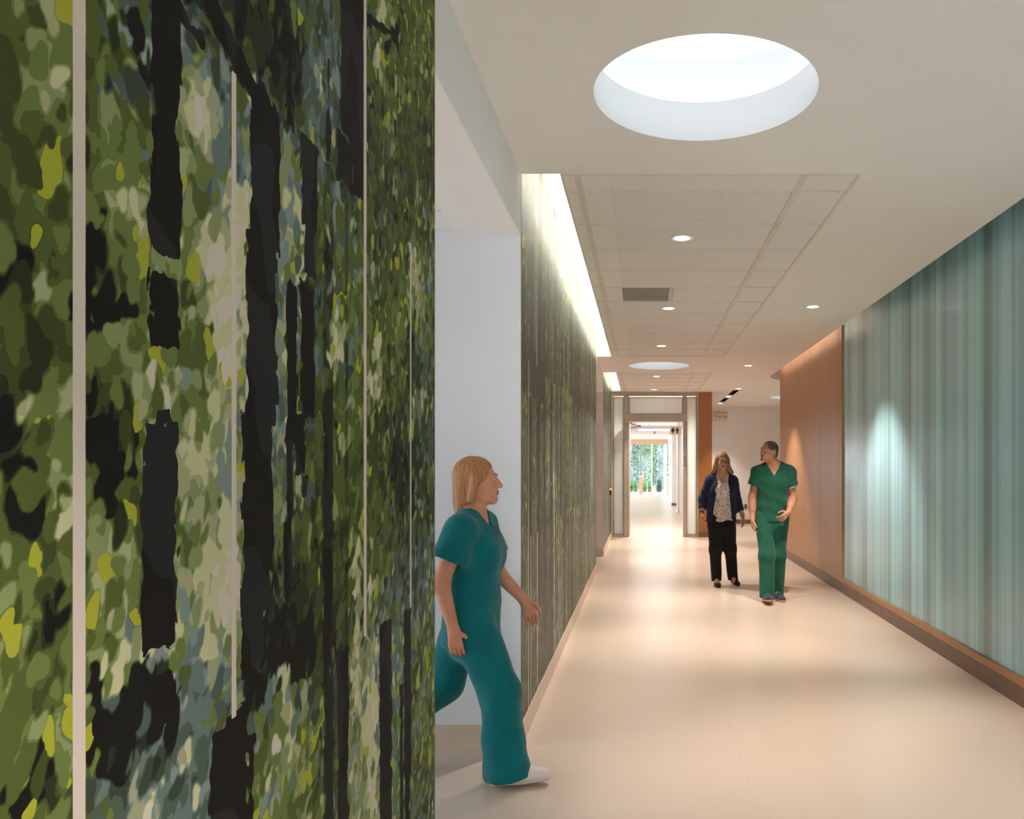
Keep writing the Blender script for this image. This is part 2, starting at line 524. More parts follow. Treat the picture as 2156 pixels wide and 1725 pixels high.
# right side: veneer wall, art glass wall
struct(mkbox('wall_right', XR+.03, XR+.33, Y0, 13.47, 0, HS+.02, M['white_wall']))
wall_r = bpy.data.objects['wall_right']
seams = [13.50, 12.47, 11.48, 10.49, 9.49]
for a, b in zip(seams[1:], seams[:-1]):
    mkbox('wood_panel', XR, XR+.03, a+.003, b-.003, 0.12, HS, M['wood'], wall_r, .0015)
mkbox('wood_panel', XR, XR+.33, 13.470, 13.50, 0.12, HS, M['wood'], wall_r, .0015)
mkbox('wood_panel', XR, XR+.03, 9.40, 9.487, 0.12, HS, M['wood'], wall_r, .0015)
mkbox('wood_post', XR-.004, XR+.03, 9.32, 9.40, 0.12, HS, M['wood_trim'], wall_r, .0015)
gl = [9.32, 8.30, 7.32, 6.27, 5.24, 4.20, 3.16, 2.12, 1.08, .04, -1.0, -2.04, -3.08, -4.12, -5.16, -6.2, -7.24, Y0]
for b, a in zip(gl, gl[1:]):
    mkbox('glass_panel', XR+.016, XR+.028, a+.003, b-.003, 0.176, HS, M['artglass'], wall_r, .0015)
mkbox('wood_sill', XR-.004, XR+.03, Y0, 9.32, 0.12, 0.176, M['wood_trim'], wall_r, .002)
struct(mkbox('baseboard_right', XR-.006, XR+.02, Y0, 13.506, 0, 0.12, M['base_dark']))
# ceiling slot along the right wall with a rounded end
lid = struct(mkbox('trim_slot_lid_right', 1.93, 3.3, Y0, 14.64, HS, HS+.02, M['gypsum']))
mkbox('slot_back', 1.93, 1.95, Y0, 13.64, H+.01, HS, M['gypsum'], lid)
mkbox('slot_end', 1.93, 2.232, 13.60, 13.62, H+.002, HS, M['gypsum'], lid)
bm = bmesh.new()
cv = [(bm.verts.new((x, y, H)), bm.verts.new((x, y, HS))) for x, y in curve]
for a, b in zip(cv, cv[1:]): bm.faces.new((a[0], a[1], b[1], b[0]))
obj('slot_fascia', bm, M['gypsum'], lid, smooth=True)
struct(mkbox('wall_right_return', XR+.33, 8.2, 13.2, 13.4, 0, 3.75, M['white_wall']))

# waiting area beyond
struct(mkbox('wall_waiting_back', 1.47, 8.2, 20.5, 20.7, 0, 3.75, M['white_wall']), 'plain warm white back wall of the waiting area')
struct(mkbox('wall_waiting_left', 1.301, 1.47, YD+.12, 20.5, 0, 3.75, M['white_wall']))
struct(mkbox('wall_waiting_right', 8.0, 8.2, 13.4, 20.5, 0, 3.75, M['white_wall']))
struct(mkbox('baseboard_waiting', 1.47, 8.0, 20.485, 20.5, 0, 0.11, M['base_dark']))

# baseboards on the left
struct(mkbox('baseboard_left_near', XL-.01, XL+.008, 0.2, YA+.008, 0, 0.12, M['base_light']))
struct(mkbox('baseboard_left_far', XL-.01, XL+.008, YB-.008, YC+.008, 0, 0.12, M['base_light']))
struct(mkbox('baseboard_left_end', XL-.01, XL+.008, YE-.008, YD-.06, 0, 0.12, M['base_light']))
bm = bmesh.new()
for (x0, y0), (x1, y1) in zip(pts, pts[1:]):
    vs = [bm.verts.new(c) for c in ((x0, y0-.010, 0), (x1, y1-.010, 0), (x1, y1-.010, .112), (x0, y0-.010, .112), (x0, y0+.01, .112), (x1, y1+.01, .112))]
    bm.faces.new(vs[:4][::-1]); bm.faces.new((vs[3], vs[2], vs[5], vs[4])[::-1])
struct(obj('baseboard_side_corridor', bm, M['base_light'], smooth=False))
struct(mkbox('baseboard_recess', -5.0, XL, YE-.012, YE, 0, 0.12, M['base_light']))
struct(mkbox('baseboard_recess_end', -0.86, XL, YC, YC+.010, 0, 0.12, M['base_light']))
wb = struct(mkbox('window_added', -0.86, XR+.4, Y0-.2, Y0, 0, .25, M['white_wall']))  # unseen end window added to bring daylight from behind the camera
mkbox('window_head', -0.86, XR+.4, Y0-.2, Y0, 2.75, 3.75, M['white_wall'], wb)
for x in (-.62, .35, 1.35, 2.34):
    mkbox('mullion', x-.03, x+.03, Y0-.15, Y0-.05, .25, 2.75, M['alu'], wb)

# linear air slots in the waiting ceiling
for k, (x, a, b) in enumerate(SLOTS):
    t = thing('air_slot', ('nearer' if k == 0 else 'farther')+' black linear air slot in the waiting area ceiling', 'vent', (x, (a+b)/2, H), 'black ceiling air slots')
    hy = (b-a)/2
    bm = bmesh.new()
    box(bm, -.06, .06, -hy, hy, .05, .055)
    for s in (-1, 1):
        box(bm, s*.0575-.0025, s*.0575+.0025, -hy, hy, 0, .05)
        box(bm, -.055, .055, s*(hy-.0025)-.0025, s*(hy-.0025)+.0025, 0, .05)
    obj('slot_box', bm, M['black'], t)
    mkbox('slot_blade', -.004, .004, -hy+.005, hy-.005, .012, .045, M['black'], t)

# ---------------------------------------------------------------- round light wells
def well(x, y, label, w=True):
    t = thing('round_ceiling_light', label, 'ceiling light', (x, y, H), 'round ceiling light wells')
    bm = bmesh.new()
    lathe(bm, [(RW, 0), (RW, .185), (.64, .185)], 96)
    obj('lower_ring', bm, M['well'], t, True)
    bm = bmesh.new()
    lathe(bm, [(.64, .185), (.64, .470)], 96)
    obj('upper_drum', bm, M['well'], t, True)
    bm = bmesh.new(); disc(bm, .64, .470, 96)
    for f in bm.faces: f.normal_flip()
    obj('top_disc', bm, M['top_glow'], t)
    bm = bmesh.new()
    lathe(bm, [(.57, .187), (.57, .197), (.61, .197), (.61, .187)], 96, True)
    obj('led_strip', bm, M['led_round'], t, True)
    return t
well(WELLS[0][0], WELLS[0][1], 'large round ceiling light well nearest the camera, showing its inner drum')
well(WELLS[1][0], WELLS[1][1], 'round ceiling light well between the two tile grids, in front of the glazed door')
well(WELLS[2][0], WELLS[2][1], 'round ceiling light well over the waiting area, half hidden by the wood wall')

# hidden strips in the straight slots
for k, (a, b) in enumerate((G1, G2)):
    t = thing('cove_light', ('long' if k == 0 else 'short')+' hidden light strip in the ceiling slot over the '+('long far' if k == 0 else 'short end')+' forest mural', 'cove light', (-0.405, (a+b)/2, H+.041), 'slot light strips')
    hl = (b-a)/2-.04
    mkbox('channel', -.03, .03, -hl, hl, 0, .012, M['alu'], t)
    mkbox('led_strip', -.022, .022, -hl, hl, .0125, .018, M['led_cove'], t)
t = thing('cove_light', 'hidden light strip in the ceiling slot washing the wood wall', 'cove light', (2.13, 11.5, H+.001), 'slot light strips')
mkbox('channel', -.03, .03, -2.0, 2.0, 0, .012, M['alu'], t)
mkbox('led_strip', -.02, .02, -2.0, 2.0, .0125, .018, M['led_wood'], t)

# ---------------------------------------------------------------- downlights
def lamp(parent, w, size=78, blend=.55, col=(1, .90, .80), r=.035, z=-.02):
    ld = bpy.data.lights.new('lamp', 'SPOT')
    ld.energy = w; ld.spot_size = math.radians(size); ld.spot_blend = blend
    ld.color = col; ld.shadow_soft_size = r
    o = bpy.data.objects.new('lamp', ld); COL.objects.link(o)
    o.parent = parent; o.location = (0, 0, z)
    return o
dl_trim = dl_lens = dl_refl = None
def downlight(x, y, z, label, w=1.0, size=78):
    global dl_trim, dl_lens, dl_refl
    t = thing('downlight', label, 'downlight', (x, y, z), 'recessed downlights')
    if dl_trim is None:
        bm = bmesh.new(); lathe(bm, [(.064, 0), (.082, 0), (.082, -.003), (.078, -.006), (.068, -.005), (.064, 0)], 40)
        dl_trim = obj('trim_ring', bm, M['plastic'], t, True)
        bm = bmesh.new(); lathe(bm, [(.066, -.0045), (.052, -.0022)], 40)
        dl_refl = obj('reflector', bm, M['plastic'], t, True)
        bm = bmesh.new(); disc(bm, .058, -.0025, 40)
        for f in bm.faces: f.normal_flip()
        dl_lens = obj('lens', bm, M['lens'], t)
    else:
        for p in (dl_trim, dl_refl, dl_lens):
            copy_obj(p, (0, 0, 0), t)
    lamp(t, SPOT_W*w, size)
    return t
for a in [(0.275, 5.42, 'downlight in the long tile grid nearest the camera', 1),
          (0.265, 7.83, 'downlight in the long tile grid just beyond the grey grille', 1),
          (0.250, 10.27, 'downlight in the long tile grid, last before its far end', 1),
          (1.680, 7.73, 'downlight in the plain ceiling beside the striped glass wall', 1.2),
          (1.655, 12.25, 'downlight in the plain ceiling beside the wood panelled wall', 1.2),
          (0.250, 13.75, 'downlight at the near end of the short tile grid before the door', 1),
          (0.245, 16.15, 'downlight right above the glazed door frame', .8),
          (1.945, 15.90, 'downlight in front of the nearer black air slot', .7),
          (1.945, 17.70, 'downlight between the two black air slots', .7),
          (1.945, 19.62, 'downlight beyond the farther black air slot', .6),
          ]:
    z = H+.004 if a[0] < 1 and not (11.3 < a[1] < 13.1) else H
    downlight(a[0], a[1], z, a[2], a[3])
# unseen fittings, added for light, behind the photographer and in the waiting room, of the same kind as those in view
for x, y, lab in ((1.67, 3.2, 'unseen downlight overhead beside the glass wall, first one behind the picture edge'), (1.67, -1.3, 'unseen downlight beside the glass wall, second one behind the picture edge'),
                  (0.26, 0.2, 'unseen downlight right above the camera position'), (0.26, -2.3, 'unseen downlight on the corridor axis a little behind the camera'),
                  (1.67, -5.8, 'unseen downlight beside the glass wall near the added window behind the camera'), (0.26, -5.0, 'unseen downlight on the corridor axis near the added window behind the camera')):
    downlight(x, y, H, lab)
for x, y, lab in ((4.3, 15.9, 'unseen waiting area downlight nearest the wood wall end'), (4.3, 19.3, 'unseen waiting area downlight nearest the back wall'), (6.5, 17.5, 'unseen waiting area downlight deepest in the corner')):
    downlight(x, y, H, lab, .5)
# ---------------------------------------------------------------- forest murals
def px_to_wall(px, py):
    Y = 1075.75/(1352.0-px)
    return Y, 1.5+(982.0-py)*Y/1655.0
def grid_mesh(name, y0, y1, z0, z1, step, x, fields, label, cat='mural', mat='mural'):
    ny = max(2, int(round((y1-y0)/step))); nz = max(2, int(round((z1-z0)/step)))
    Y = np.linspace(y0, y1, ny+1); Z = np.linspace(z0, z1, nz+1)
    YY, ZZ = np.meshgrid(Y, Z, indexing='ij')
    n = YY.size
    co = np.empty((n, 3), np.float32)
    co[:, 0] = x; co[:, 1] = YY.ravel(); co[:, 2] = ZZ.ravel()
    idx = np.arange(n).reshape(ny+1, nz+1)
    q = np.stack([idx[:-1, :-1], idx[1:, :-1], idx[1:, 1:], idx[:-1, 1:]], -1).reshape(-1, 4)
    me = bpy.data.meshes.new(name)
    me.vertices.add(n); me.vertices.foreach_set('co', co.ravel())
    me.loops.add(q.size); me.loops.foreach_set('vertex_index', q.ravel().astype(np.int32))
    me.polygons.add(len(q)); me.polygons.foreach_set('loop_start', np.arange(0, q.size, 4, dtype=np.int32))
    me.update(calc_edges=True)
    F = fields(YY, ZZ)
    for k in ('tone', 'teal', 'yellow', 'trunk', 'line', 'band', 'offset'):
        a = me.attributes.new(k, 'FLOAT', 'POINT')
        a.data.foreach_set('value', np.ascontiguousarray(F[k], np.float32).ravel())
    o = link_mesh(name, me, M[mat])
    return tag(o, label, cat)

def bilinear(tx, ty, T, px, py):
    T = np.array(T, float)
    tx = np.array(tx, float); ty = np.array(ty, float)
    ix = np.clip(np.searchsorted(tx, px)-1, 0, len(tx)-2); iy = np.clip(np.searchsorted(ty, py)-1, 0, len(ty)-2)
    fx = np.clip((px-tx[ix])/(tx[ix+1]-tx[ix]), 0, 1); fy = np.clip((py-ty[iy])/(ty[iy+1]-ty[iy]), 0, 1)
    return (T[iy, ix]*(1-fx)*(1-fy)+T[iy, ix+1]*fx*(1-fy)+T[iy+1, ix]*(1-fx)*fy+T[iy+1, ix+1]*fx*fy)
def rect_sd(YY, ZZ, x0, x1, ya, yb):
    """signed distance (positive inside) of an upright strip measured on the photograph"""
    a = px_to_wall(x0, 982)[0]; b = px_to_wall(x1, 982)[0]
    yc = px_to_wall((x0+x1)/2, 982)[0]
    zt = 1.5+(982-ya)*yc/1655; zb = 1.5+(982-yb)*yc/1655
    return np.minimum(np.minimum(YY-a, b-YY), np.minimum(ZZ-zb, zt-ZZ))
def cap_sd(YY, ZZ, p, q, wpx):
    a = px_to_wall(*p); b = px_to_wall(*q)
    r = wpx*a[0]**2/1075.75
    d = (b[0]-a[0], b[1]-a[1]); L = d[0]**2+d[1]**2+1e-9
    t = np.clip(((YY-a[0])*d[0]+(ZZ-a[1])*d[1])/L, 0, 1)
    return r-np.hypot(YY-a[0]-t*d[0], ZZ-a[1]-t*d[1])

def paint_leaves(YY, ZZ, F, seed, passes):
    """print leaf shaped blobs, each of one tone, over the base layout (painter's order)"""
    g = np.random.default_rng(seed)
    y0, z0 = YY[0, 0], ZZ[0, 0]; dy = YY[1, 0]-y0; dz = ZZ[0, 1]-z0
    ny, nz = YY.shape
    base = {k: F[k].copy() for k in ('tone', 'teal', 'yellow')}
    tone, teal = F['tone'], F['teal']
    yel = np.zeros_like(tone)
    for n, ra, rb, sig in passes:
        cy = g.uniform(y0, YY[-1, 0], n); cz = g.uniform(z0, ZZ[0, -1], n)
        A = g.uniform(ra*.7, ra*1.35, n); B = g.uniform(rb*.7, rb*1.4, n); ang = g.normal(-.22, .28, n)
        w1, w2 = g.uniform(0, 6.3, n), g.uniform(0, 6.3, n)
        pick = g.uniform(0, 1, n)
        d = np.where(pick < .78, g.normal(0, sig, n), np.where(pick < .89, g.uniform(.10, .32, n), -g.uniform(.08, .22, n)))
        hu = g.uniform(0, 1, n); ye = g.uniform(0, 1, n)
        for i in range(n):
            r = max(A[i], B[i])*1.25
            i0 = max(0, int((cy[i]-r-y0)/dy)); i1 = min(ny, int((cy[i]+r-y0)/dy)+2)
            j0 = max(0, int((cz[i]-r-z0)/dz)); j1 = min(nz, int((cz[i]+r-z0)/dz)+2)
            if i1 <= i0 or j1 <= j0: continue
            ci = min(ny-1, int((cy[i]-y0)/dy)); cj = min(nz-1, int((cz[i]-z0)/dz))
            u = YY[i0:i1, j0:j1]-cy[i]; v = ZZ[i0:i1, j0:j1]-cz[i]
            c, sn = math.cos(ang[i]), math.sin(ang[i])
            p = (u*c+v*sn)/A[i]; q = (-u*sn+v*c)/B[i]
            th = np.arctan2(q, p)
            m = np.clip((1+.14*np.sin(2*th+w1[i])+.13*np.sin(3*th+w2[i])-np.hypot(p, q))*min(A[i], B[i])/dy+.5, 0, 1)
            t = base['tone'][ci, cj]
            for arr, val in ((tone, t+d[i]*(.5 if t < .16 else 1)), (teal, 1.0 if hu[i] < base['teal'][ci, cj] else 0.0),
                             (yel, 1.0 if (ye[i] < base['yellow'][ci, cj] and t > .26) else 0.0)):
                w = arr[i0:i1, j0:j1]
                w += (val-w)*m
    F['yellow'] = yel
    return F
TX = [40, 110, 210, 280, 330, 420, 470, 600, 645, 700, 742, 800, 850, 905]
TY = [70, 210, 360, 500, 640, 790, 930, 1080, 1220, 1360, 1500, 1650]
TONE = [
 [3.2, 4.0, 4.2, 3.2, 2.5, 2.6, 2.0, 2.2, 3.0, 4.6, 2.0, 4.2, 3.6, 4.3],
 [2.9, 3.8, 4.3, 3.4, 3.0, 6.8, 5.2, 2.6, 3.8, 4.2, 1.8, 3.6, 3.6, 3.4],
 [3.4, 4.2, 4.4, 4.8, 4.0, 5.8, 5.6, 5.0, 4.6, 3.6, 2.4, 2.7, 2.6, 2.6],
 [3.9, 4.5, 4.4, 5.0, 5.0, 6.4, 7.0, 5.2, 3.2, 3.6, 3.8, 2.8, 3.0, 3.4],
 [3.6, 4.6, 4.2, 4.4, 4.5, 6.2, 7.6, 5.8, 3.0, 4.2, 4.3, 3.4, 4.0, 4.6],
 [3.2, 3.8, 4.4, 4.6, 5.8, 5.4, 7.0, 5.4, 3.2, 3.6, 3.9, 3.2, 3.0, 3.8],
 [3.0, 3.7, 4.0, 4.2, 4.0, 6.6, 6.4, 5.0, 3.8, 3.2, 3.6, 3.6, 2.4, 3.2],
 [4.0, 4.2, 4.2, 4.4, 5.0, 5.6, 6.4, 4.4, 3.4, 2.8, 3.8, 3.2, 2.3, 3.0],
 [4.4, 4.2, 4.6, 4.2, 4.5, 5.6, 7.4, 3.6, 2.6, 2.6, 3.4, 3.6, 3.6, 4.0],
 [3.8, 4.3, 5.0, 5.8, 6.0, 5.0, 6.2, 2.4, 2.6, 2.2, 3.4, 4.8, 4.4, 4.2],
 [4.4, 4.4, 4.2, 4.0, 3.6, 4.5, 4.2, 4.8, 4.6, 3.2, 6.2, 5.4, 4.4, 4.6],
 [3.8, 4.2, 3.8, 4.2, 4.6, 4.4, 4.2, 5.0, 5.2, 3.0, 6.2, 5.6, 4.2, 4.2]]
TEAL = [
 [1, 2, 4, 7, 7, 8, 5, 3, 6, 8, 6, 2, 1, 1],
 [1, 1, 3, 4, 5, 5, 7, 4, 8, 8, 6, 2, 2, 2],
 [1, 1, 2, 2, 4, 5, 8, 6, 7, 6, 5, 3, 3, 3],
 [1, 1, 1, 1, 2, 4, 5, 7, 5, 4, 4, 4, 3, 3],
 [1, 1, 1, 1, 2, 3, 4, 6, 5, 4, 4, 2, 2, 4],
 [1, 2, 1, 1, 3, 3, 4, 7, 5, 4, 3, 2, 3, 6],
 [1, 1, 1, 1, 2, 3, 5, 7, 4, 2, 2, 2, 4, 6],
 [1, 1, 1, 1, 2, 4, 5, 6, 3, 2, 2, 2, 4, 6],
 [2, 2, 2, 2, 4, 5, 4, 5, 3, 3, 2, 4, 8, 8],
 [2, 2, 2, 4, 5, 7, 5, 5, 3, 3, 3, 8, 6, 3],
 [2, 2, 4, 6, 7, 9, 7, 6, 5, 4, 4, 7, 6, 3],
 [1, 1, 8, 9, 9, 9, 7, 3, 2, 4, 4, 4, 5, 4]]
YEL = [
 [.3, .3, .2, 0, 0, 0, 0, .3, .3, .2, .2, .8, 1.5, 2],
 [.4, .3, .3, .2, 0, 0, 0, .2, .2, .2, .2, .4, .8, 1.2],
 [.5, .6, .8, 1.6, .5, .2, .2, 0, .2, .2, .2, .3, .4, .4],
 [.6, .7, 1.0, 2.2, .6, .3, .2, .1, .2, .2, .3, 1, 1.0, .3],
 [.4, .5, .6, .8, .6, .8, .4, .2, .3, .5, .8, 1.2, 1.6, .3],
 [.3, .3, .6, 1.2, 1.5, .8, .5, .2, .4, .6, .5, .4, .5, .2],
 [.3, .3, .4, .6, .5, .4, .4, .2, .6, .5, .5, .5, .3, .2],
 [.4, .4, 1.0, .8, .5, .3, .3, .3, .5, .5, .6, .4, .2, .3],
 [.6, .6, 2.0, .8, .3, .2, .2, .4, .5, .4, .5, .2, .2, .5],
 [1.0, .8, 1.2, .6, .2, .2, .2, .2, .2, .2, .2, .1, .5, 1.2],
 [1.0, .8, .6, .3, 0, 0, 0, .2, .3, .1, .2, .1, .5, 1.0],
 [.8, .8, .2, 0, 0, 0, .2, 1.8, 1.6, .3, .3, .3, .3, .8]]
# soft patches read off the print: x, y, rx, ry, tone shift
PATCH = [
 (20, 600, 34, 55, -1.8), (60, 530, 50, 36, -1.3), (95, 730, 46, 50, -1.8), (30, 900, 80, 50, -.9), (100, 870, 42, 62, 2.4), (60, 1030, 60, 30, -1.2),
 (85, 215, 26, 38, 3.4), (78, 40, 26, 38, 3.0), (125, 330, 22, 40, 1.6), (60, 1310, 22, 30, -5), (118, 1325, 22, 30, -3), (35, 1520, 36, 70, 1.8), (12, 1190, 26, 50, 1.6),
 (50, 1665, 23, 25, -7), (98, 1662, 13, 22, -7), (102, 1610, 14, 26, -5), (122, 1090, 22, 24, 2.8), (60, 1045, 16, 14, -4),
 (195, 545, 22, 46, -7), (192, 640, 26, 60, -6), (250, 630, 16, 40, -6), (205, 905, 26, 70, -6), (222, 970, 44, 70, -6), (225, 1030, 36, 60, -5),
 (270, 1100, 26, 26, -1), (240, 420, 34, 44, 2.6), (235, 95, 16, 22, 3), (305, 150, 12, 90, 3.6), (283, 100, 16, 26, -5), (302, 400, 10, 60, 2), (230, 200, 26, 30, 1.6),
 (400, 170, 22, 130, 2.0), (430, 240, 34, 80, 1.4), (460, 540, 34, 40, 2.4), (440, 620, 24, 60, 2.0), (475, 700, 40, 70, 2.0), (475, 770, 30, 50, 2.2), (405, 975, 24, 60, 3.0), (450, 720, 30, 30, 1.5),
 (480, 1160, 28, 60, 2.4), (478, 1240, 32, 60, 2.6), (500, 1030, 14, 70, 2.0), (345, 830, 46, 36, 3.0), (370, 860, 16, 60, 2), (395, 340, 26, 60, 1.0), (415, 420, 28, 40, -1.8), (420, 600, 40, 30, -1.4),
 (410, 740, 40, 40, -1.6), (400, 870, 30, 60, -1.0), (430, 1080, 20, 50, 1.2), (415, 1230, 26, 60, 1.8), (400, 1190, 22, 60, -1.4), (300, 1375, 60, 28, 3.2), (320, 1350, 30, 26, 1.5), (200, 1410, 26, 40, 2.2), (215, 1150, 26, 45, 2.8),
 (298, 1140, 12, 46, 2.6), (420, 1350, 30, 24, 2.4), (225, 1545, 54, 50, -6.5), (240, 1500, 30, 26, -4), (325, 1465, 34, 50, -6.5), (355, 1500, 20, 40, -6), (310, 1560, 24, 26, -4), (270, 1450, 36, 36, -2.4),
 (310, 1625, 20, 26, 3.0), (400, 1590, 14, 24, -5), (385, 1610, 18, 30, 2.6), (290, 1480, 60, 20, -1), (420, 1470, 70, 70, .3), (430, 1680, 24, 50, 1), (310, 1700, 30, 30, 3),
 (510, 205, 24, 14, 4.5), (520, 190, 10, 18, 3.5), (508, 450, 22, 90, 2.6), (512, 600, 14, 110, 1.6), (600, 150, 36, 70, -1.2), (585, 110, 50, 60, -1), (660, 150, 26, 50, 1.0), (662, 145, 14, 26, 2.4), (600, 300, 14, 46, 2.0), (690, 60, 8, 30, 2.4),
 (605, 360, 20, 60, 1.0), (600, 480, 18, 80, 1.6), (598, 700, 12, 120, 1.4), (632, 480, 6, 50, 5), (628, 640, 6, 80, 4), (610, 870, 10, 50, 1.6), (620, 910, 16, 30, 2), (700, 440, 16, 60, 1.8), (705, 700, 10, 60, 2.4), (703, 755, 7, 50, 2.5),
 (795, 150, 8, 30, 3), (800, 60, 6, 60, 4), (812, 90, 30, 10, -3.5), (870, 560, 10, 46, 3.5), (880, 640, 8, 40, 2.5), (835, 700, 16, 50, 1.0), (790, 760, 8, 40, 4), (790, 830, 14, 46, 3.6), (870, 760, 18, 70, -1.4), (800, 950, 40, 90, -1.2), (880, 840, 14, 40, 1.5), (850, 1000, 30, 80, -1.0),
 (748, 1210, 8, 60, 4), (752, 1290, 8, 60, 4), (783, 1240, 8, 30, 3.5), (745, 1420, 14, 70, 2.5), (782, 1440, 14, 90, 3.0), (775, 1560, 12, 70, 2.4), (783, 1690, 10, 40, 3), (748, 1560, 12, 50, -1), (860, 1450, 20, 50, -1.0), (885, 1600, 20, 60, -1),
 (590, 1420, 20, 40, 2.5), (592, 1500, 16, 60, 2.4), (640, 1480, 10, 50, 2.0), (560, 1500, 26, 30, .8), (610, 1600, 24, 30, 1.4), (540, 1290, 10, 40, 4), (530, 1560, 20, 60, -.5), (560, 1650, 20, 60, 1),
 (560, 1300, 40, 50, -2.6), (600, 1250, 40, 60, -1.6), (620, 1370, 40, 40, -2.6), (560, 1400, 30, 60, -2.5), (530, 1450, 24, 50, -3), (650, 1330, 20, 60, -1.5),
]
def near_fields(YY, ZZ):
    px = 1352-1075.75/np.maximum(YY, .2)
    py = 982-(ZZ-1.5)*1655/np.maximum(YY, .2)
    wu = .012*np.sin(YY*61+2.3*np.sin(ZZ*37))+.008*np.sin(YY*113-ZZ*71)+.006*np.sin(ZZ*149+YY*87)
    wv = .016*np.sin(ZZ*53+1.9*np.sin(YY*47))+.010*np.sin(ZZ*97+YY*83)+.006*np.sin(YY*171-ZZ*131)
    px = px+wu*1075.75/np.maximum(YY, .2)**2; py = py+wv*1655/np.maximum(YY, .2)
    pxc = np.clip(px, 0, 930); pyc = np.clip(py, -60, 1785)
    tone = bilinear(TX, TY, TONE, pxc, pyc)
    tone = tone+.35*np.clip((pxc-690)/60, 0, 1)
    for x, y, rx, ry, d in PATCH:
        r2 = ((px-x)/rx)**2+((py-y)/ry)**2
        tone = tone+d*np.clip((1.10-np.sqrt(r2))*8, 0, 1)
    teal = bilinear(TX, TY, TEAL, pxc, pyc)/10
    yel = bilinear(TX, TY, YEL, pxc, pyc)*.055
    tr = np.full(YY.shape, -1.0)
    for a in [(317, 376, -80, 300), (313, 378, 250, 540), (311, 372, 575, 725), (322, 360, 850, 900), (301, 367, 890, 1365), (312, 368, 1420, 1500),
              (527, 586, 205, 520), (516, 580, 500, 900), (508, 573, 880, 1210), (505, 566, 1190, 1300), (505, 552, 1280, 1400), (506, 520, 1380, 1430),
              (601, 616, 80, 270), (634, 666, 300, 480), (640, 662, 460, 580), (601, 624, 600, 930), (632, 660, 600, 880), (598, 614, 880, 1230), (620, 640, 860, 1000), (632, 646, 1000, 1050),
              (716, 764, -60, 190), (716, 766, 150, 300), (708, 740, 290, 392), (740, 763, 280, 415), (686, 694, 120, 340), (680, 698, 820, 1130), (680, 697, 1150, 1410), (682, 700, 1440, 1725),
              (708, 732, 1368, 1790), (798, 823, 1308, 1800), (849, 864, 1284, 1640), (850, 862, 1500, 1800), (441, 518, 1520, 1800), (470, 520, 1490, 1600), (519, 533, 1560, 1800),
              (598, 604, 1330, 1420), (610, 640, 1360, 1430), (840, 848, 1440, 1800)]:
        tr = np.maximum(tr, rect_sd(YY, ZZ, *a))
    for p, q, w in [((352, -20), (420, 90), 10), ((415, -20), (470, 60), 14), ((450, 20), (500, 140), 18), ((500, 130), (545, 215), 16), ((545, 200), (575, 260), 12), ((740, 20), (835, 78), 4)]:
        tr = np.maximum(tr, cap_sd(YY, ZZ, p, q, w))
    ln = np.full(YY.shape, -1.0)
    for a in [(149.5, 176.5, -200, 1900), (485, 495, 152, 1512), (764, 770, -200, 1340), (861.8, 864.6, 512, 1280)]:
        ln = np.maximum(ln, rect_sd(YY, ZZ, *a))
    bd = np.where(rect_sd(YY, ZZ, 679, 699, 345, 1900) > 0, -.16, 0)+np.where(rect_sd(YY, ZZ, 725, 731, 395, 1370) > 0, -.14, 0)
    F = dict(tone=tone/10+.015, teal=np.clip((teal-.28)*1.7+.06, 0, 1), yellow=yel, trunk=tr, line=ln, band=bd, offset=np.zeros(YY.shape))
    return paint_leaves(YY, ZZ, F, 4, [(2600, .034, .046, .045), (5200, .021, .031, .055), (5200, .0135, .021, .060), (2200, .008, .014, .08)])
grid_mesh('wall_mural', 0.55, YA-.002, 0.12, 3.07, 0.0035, XL+.002, near_fields, 'large forest print mural on the near left wall, filling the left of the picture')

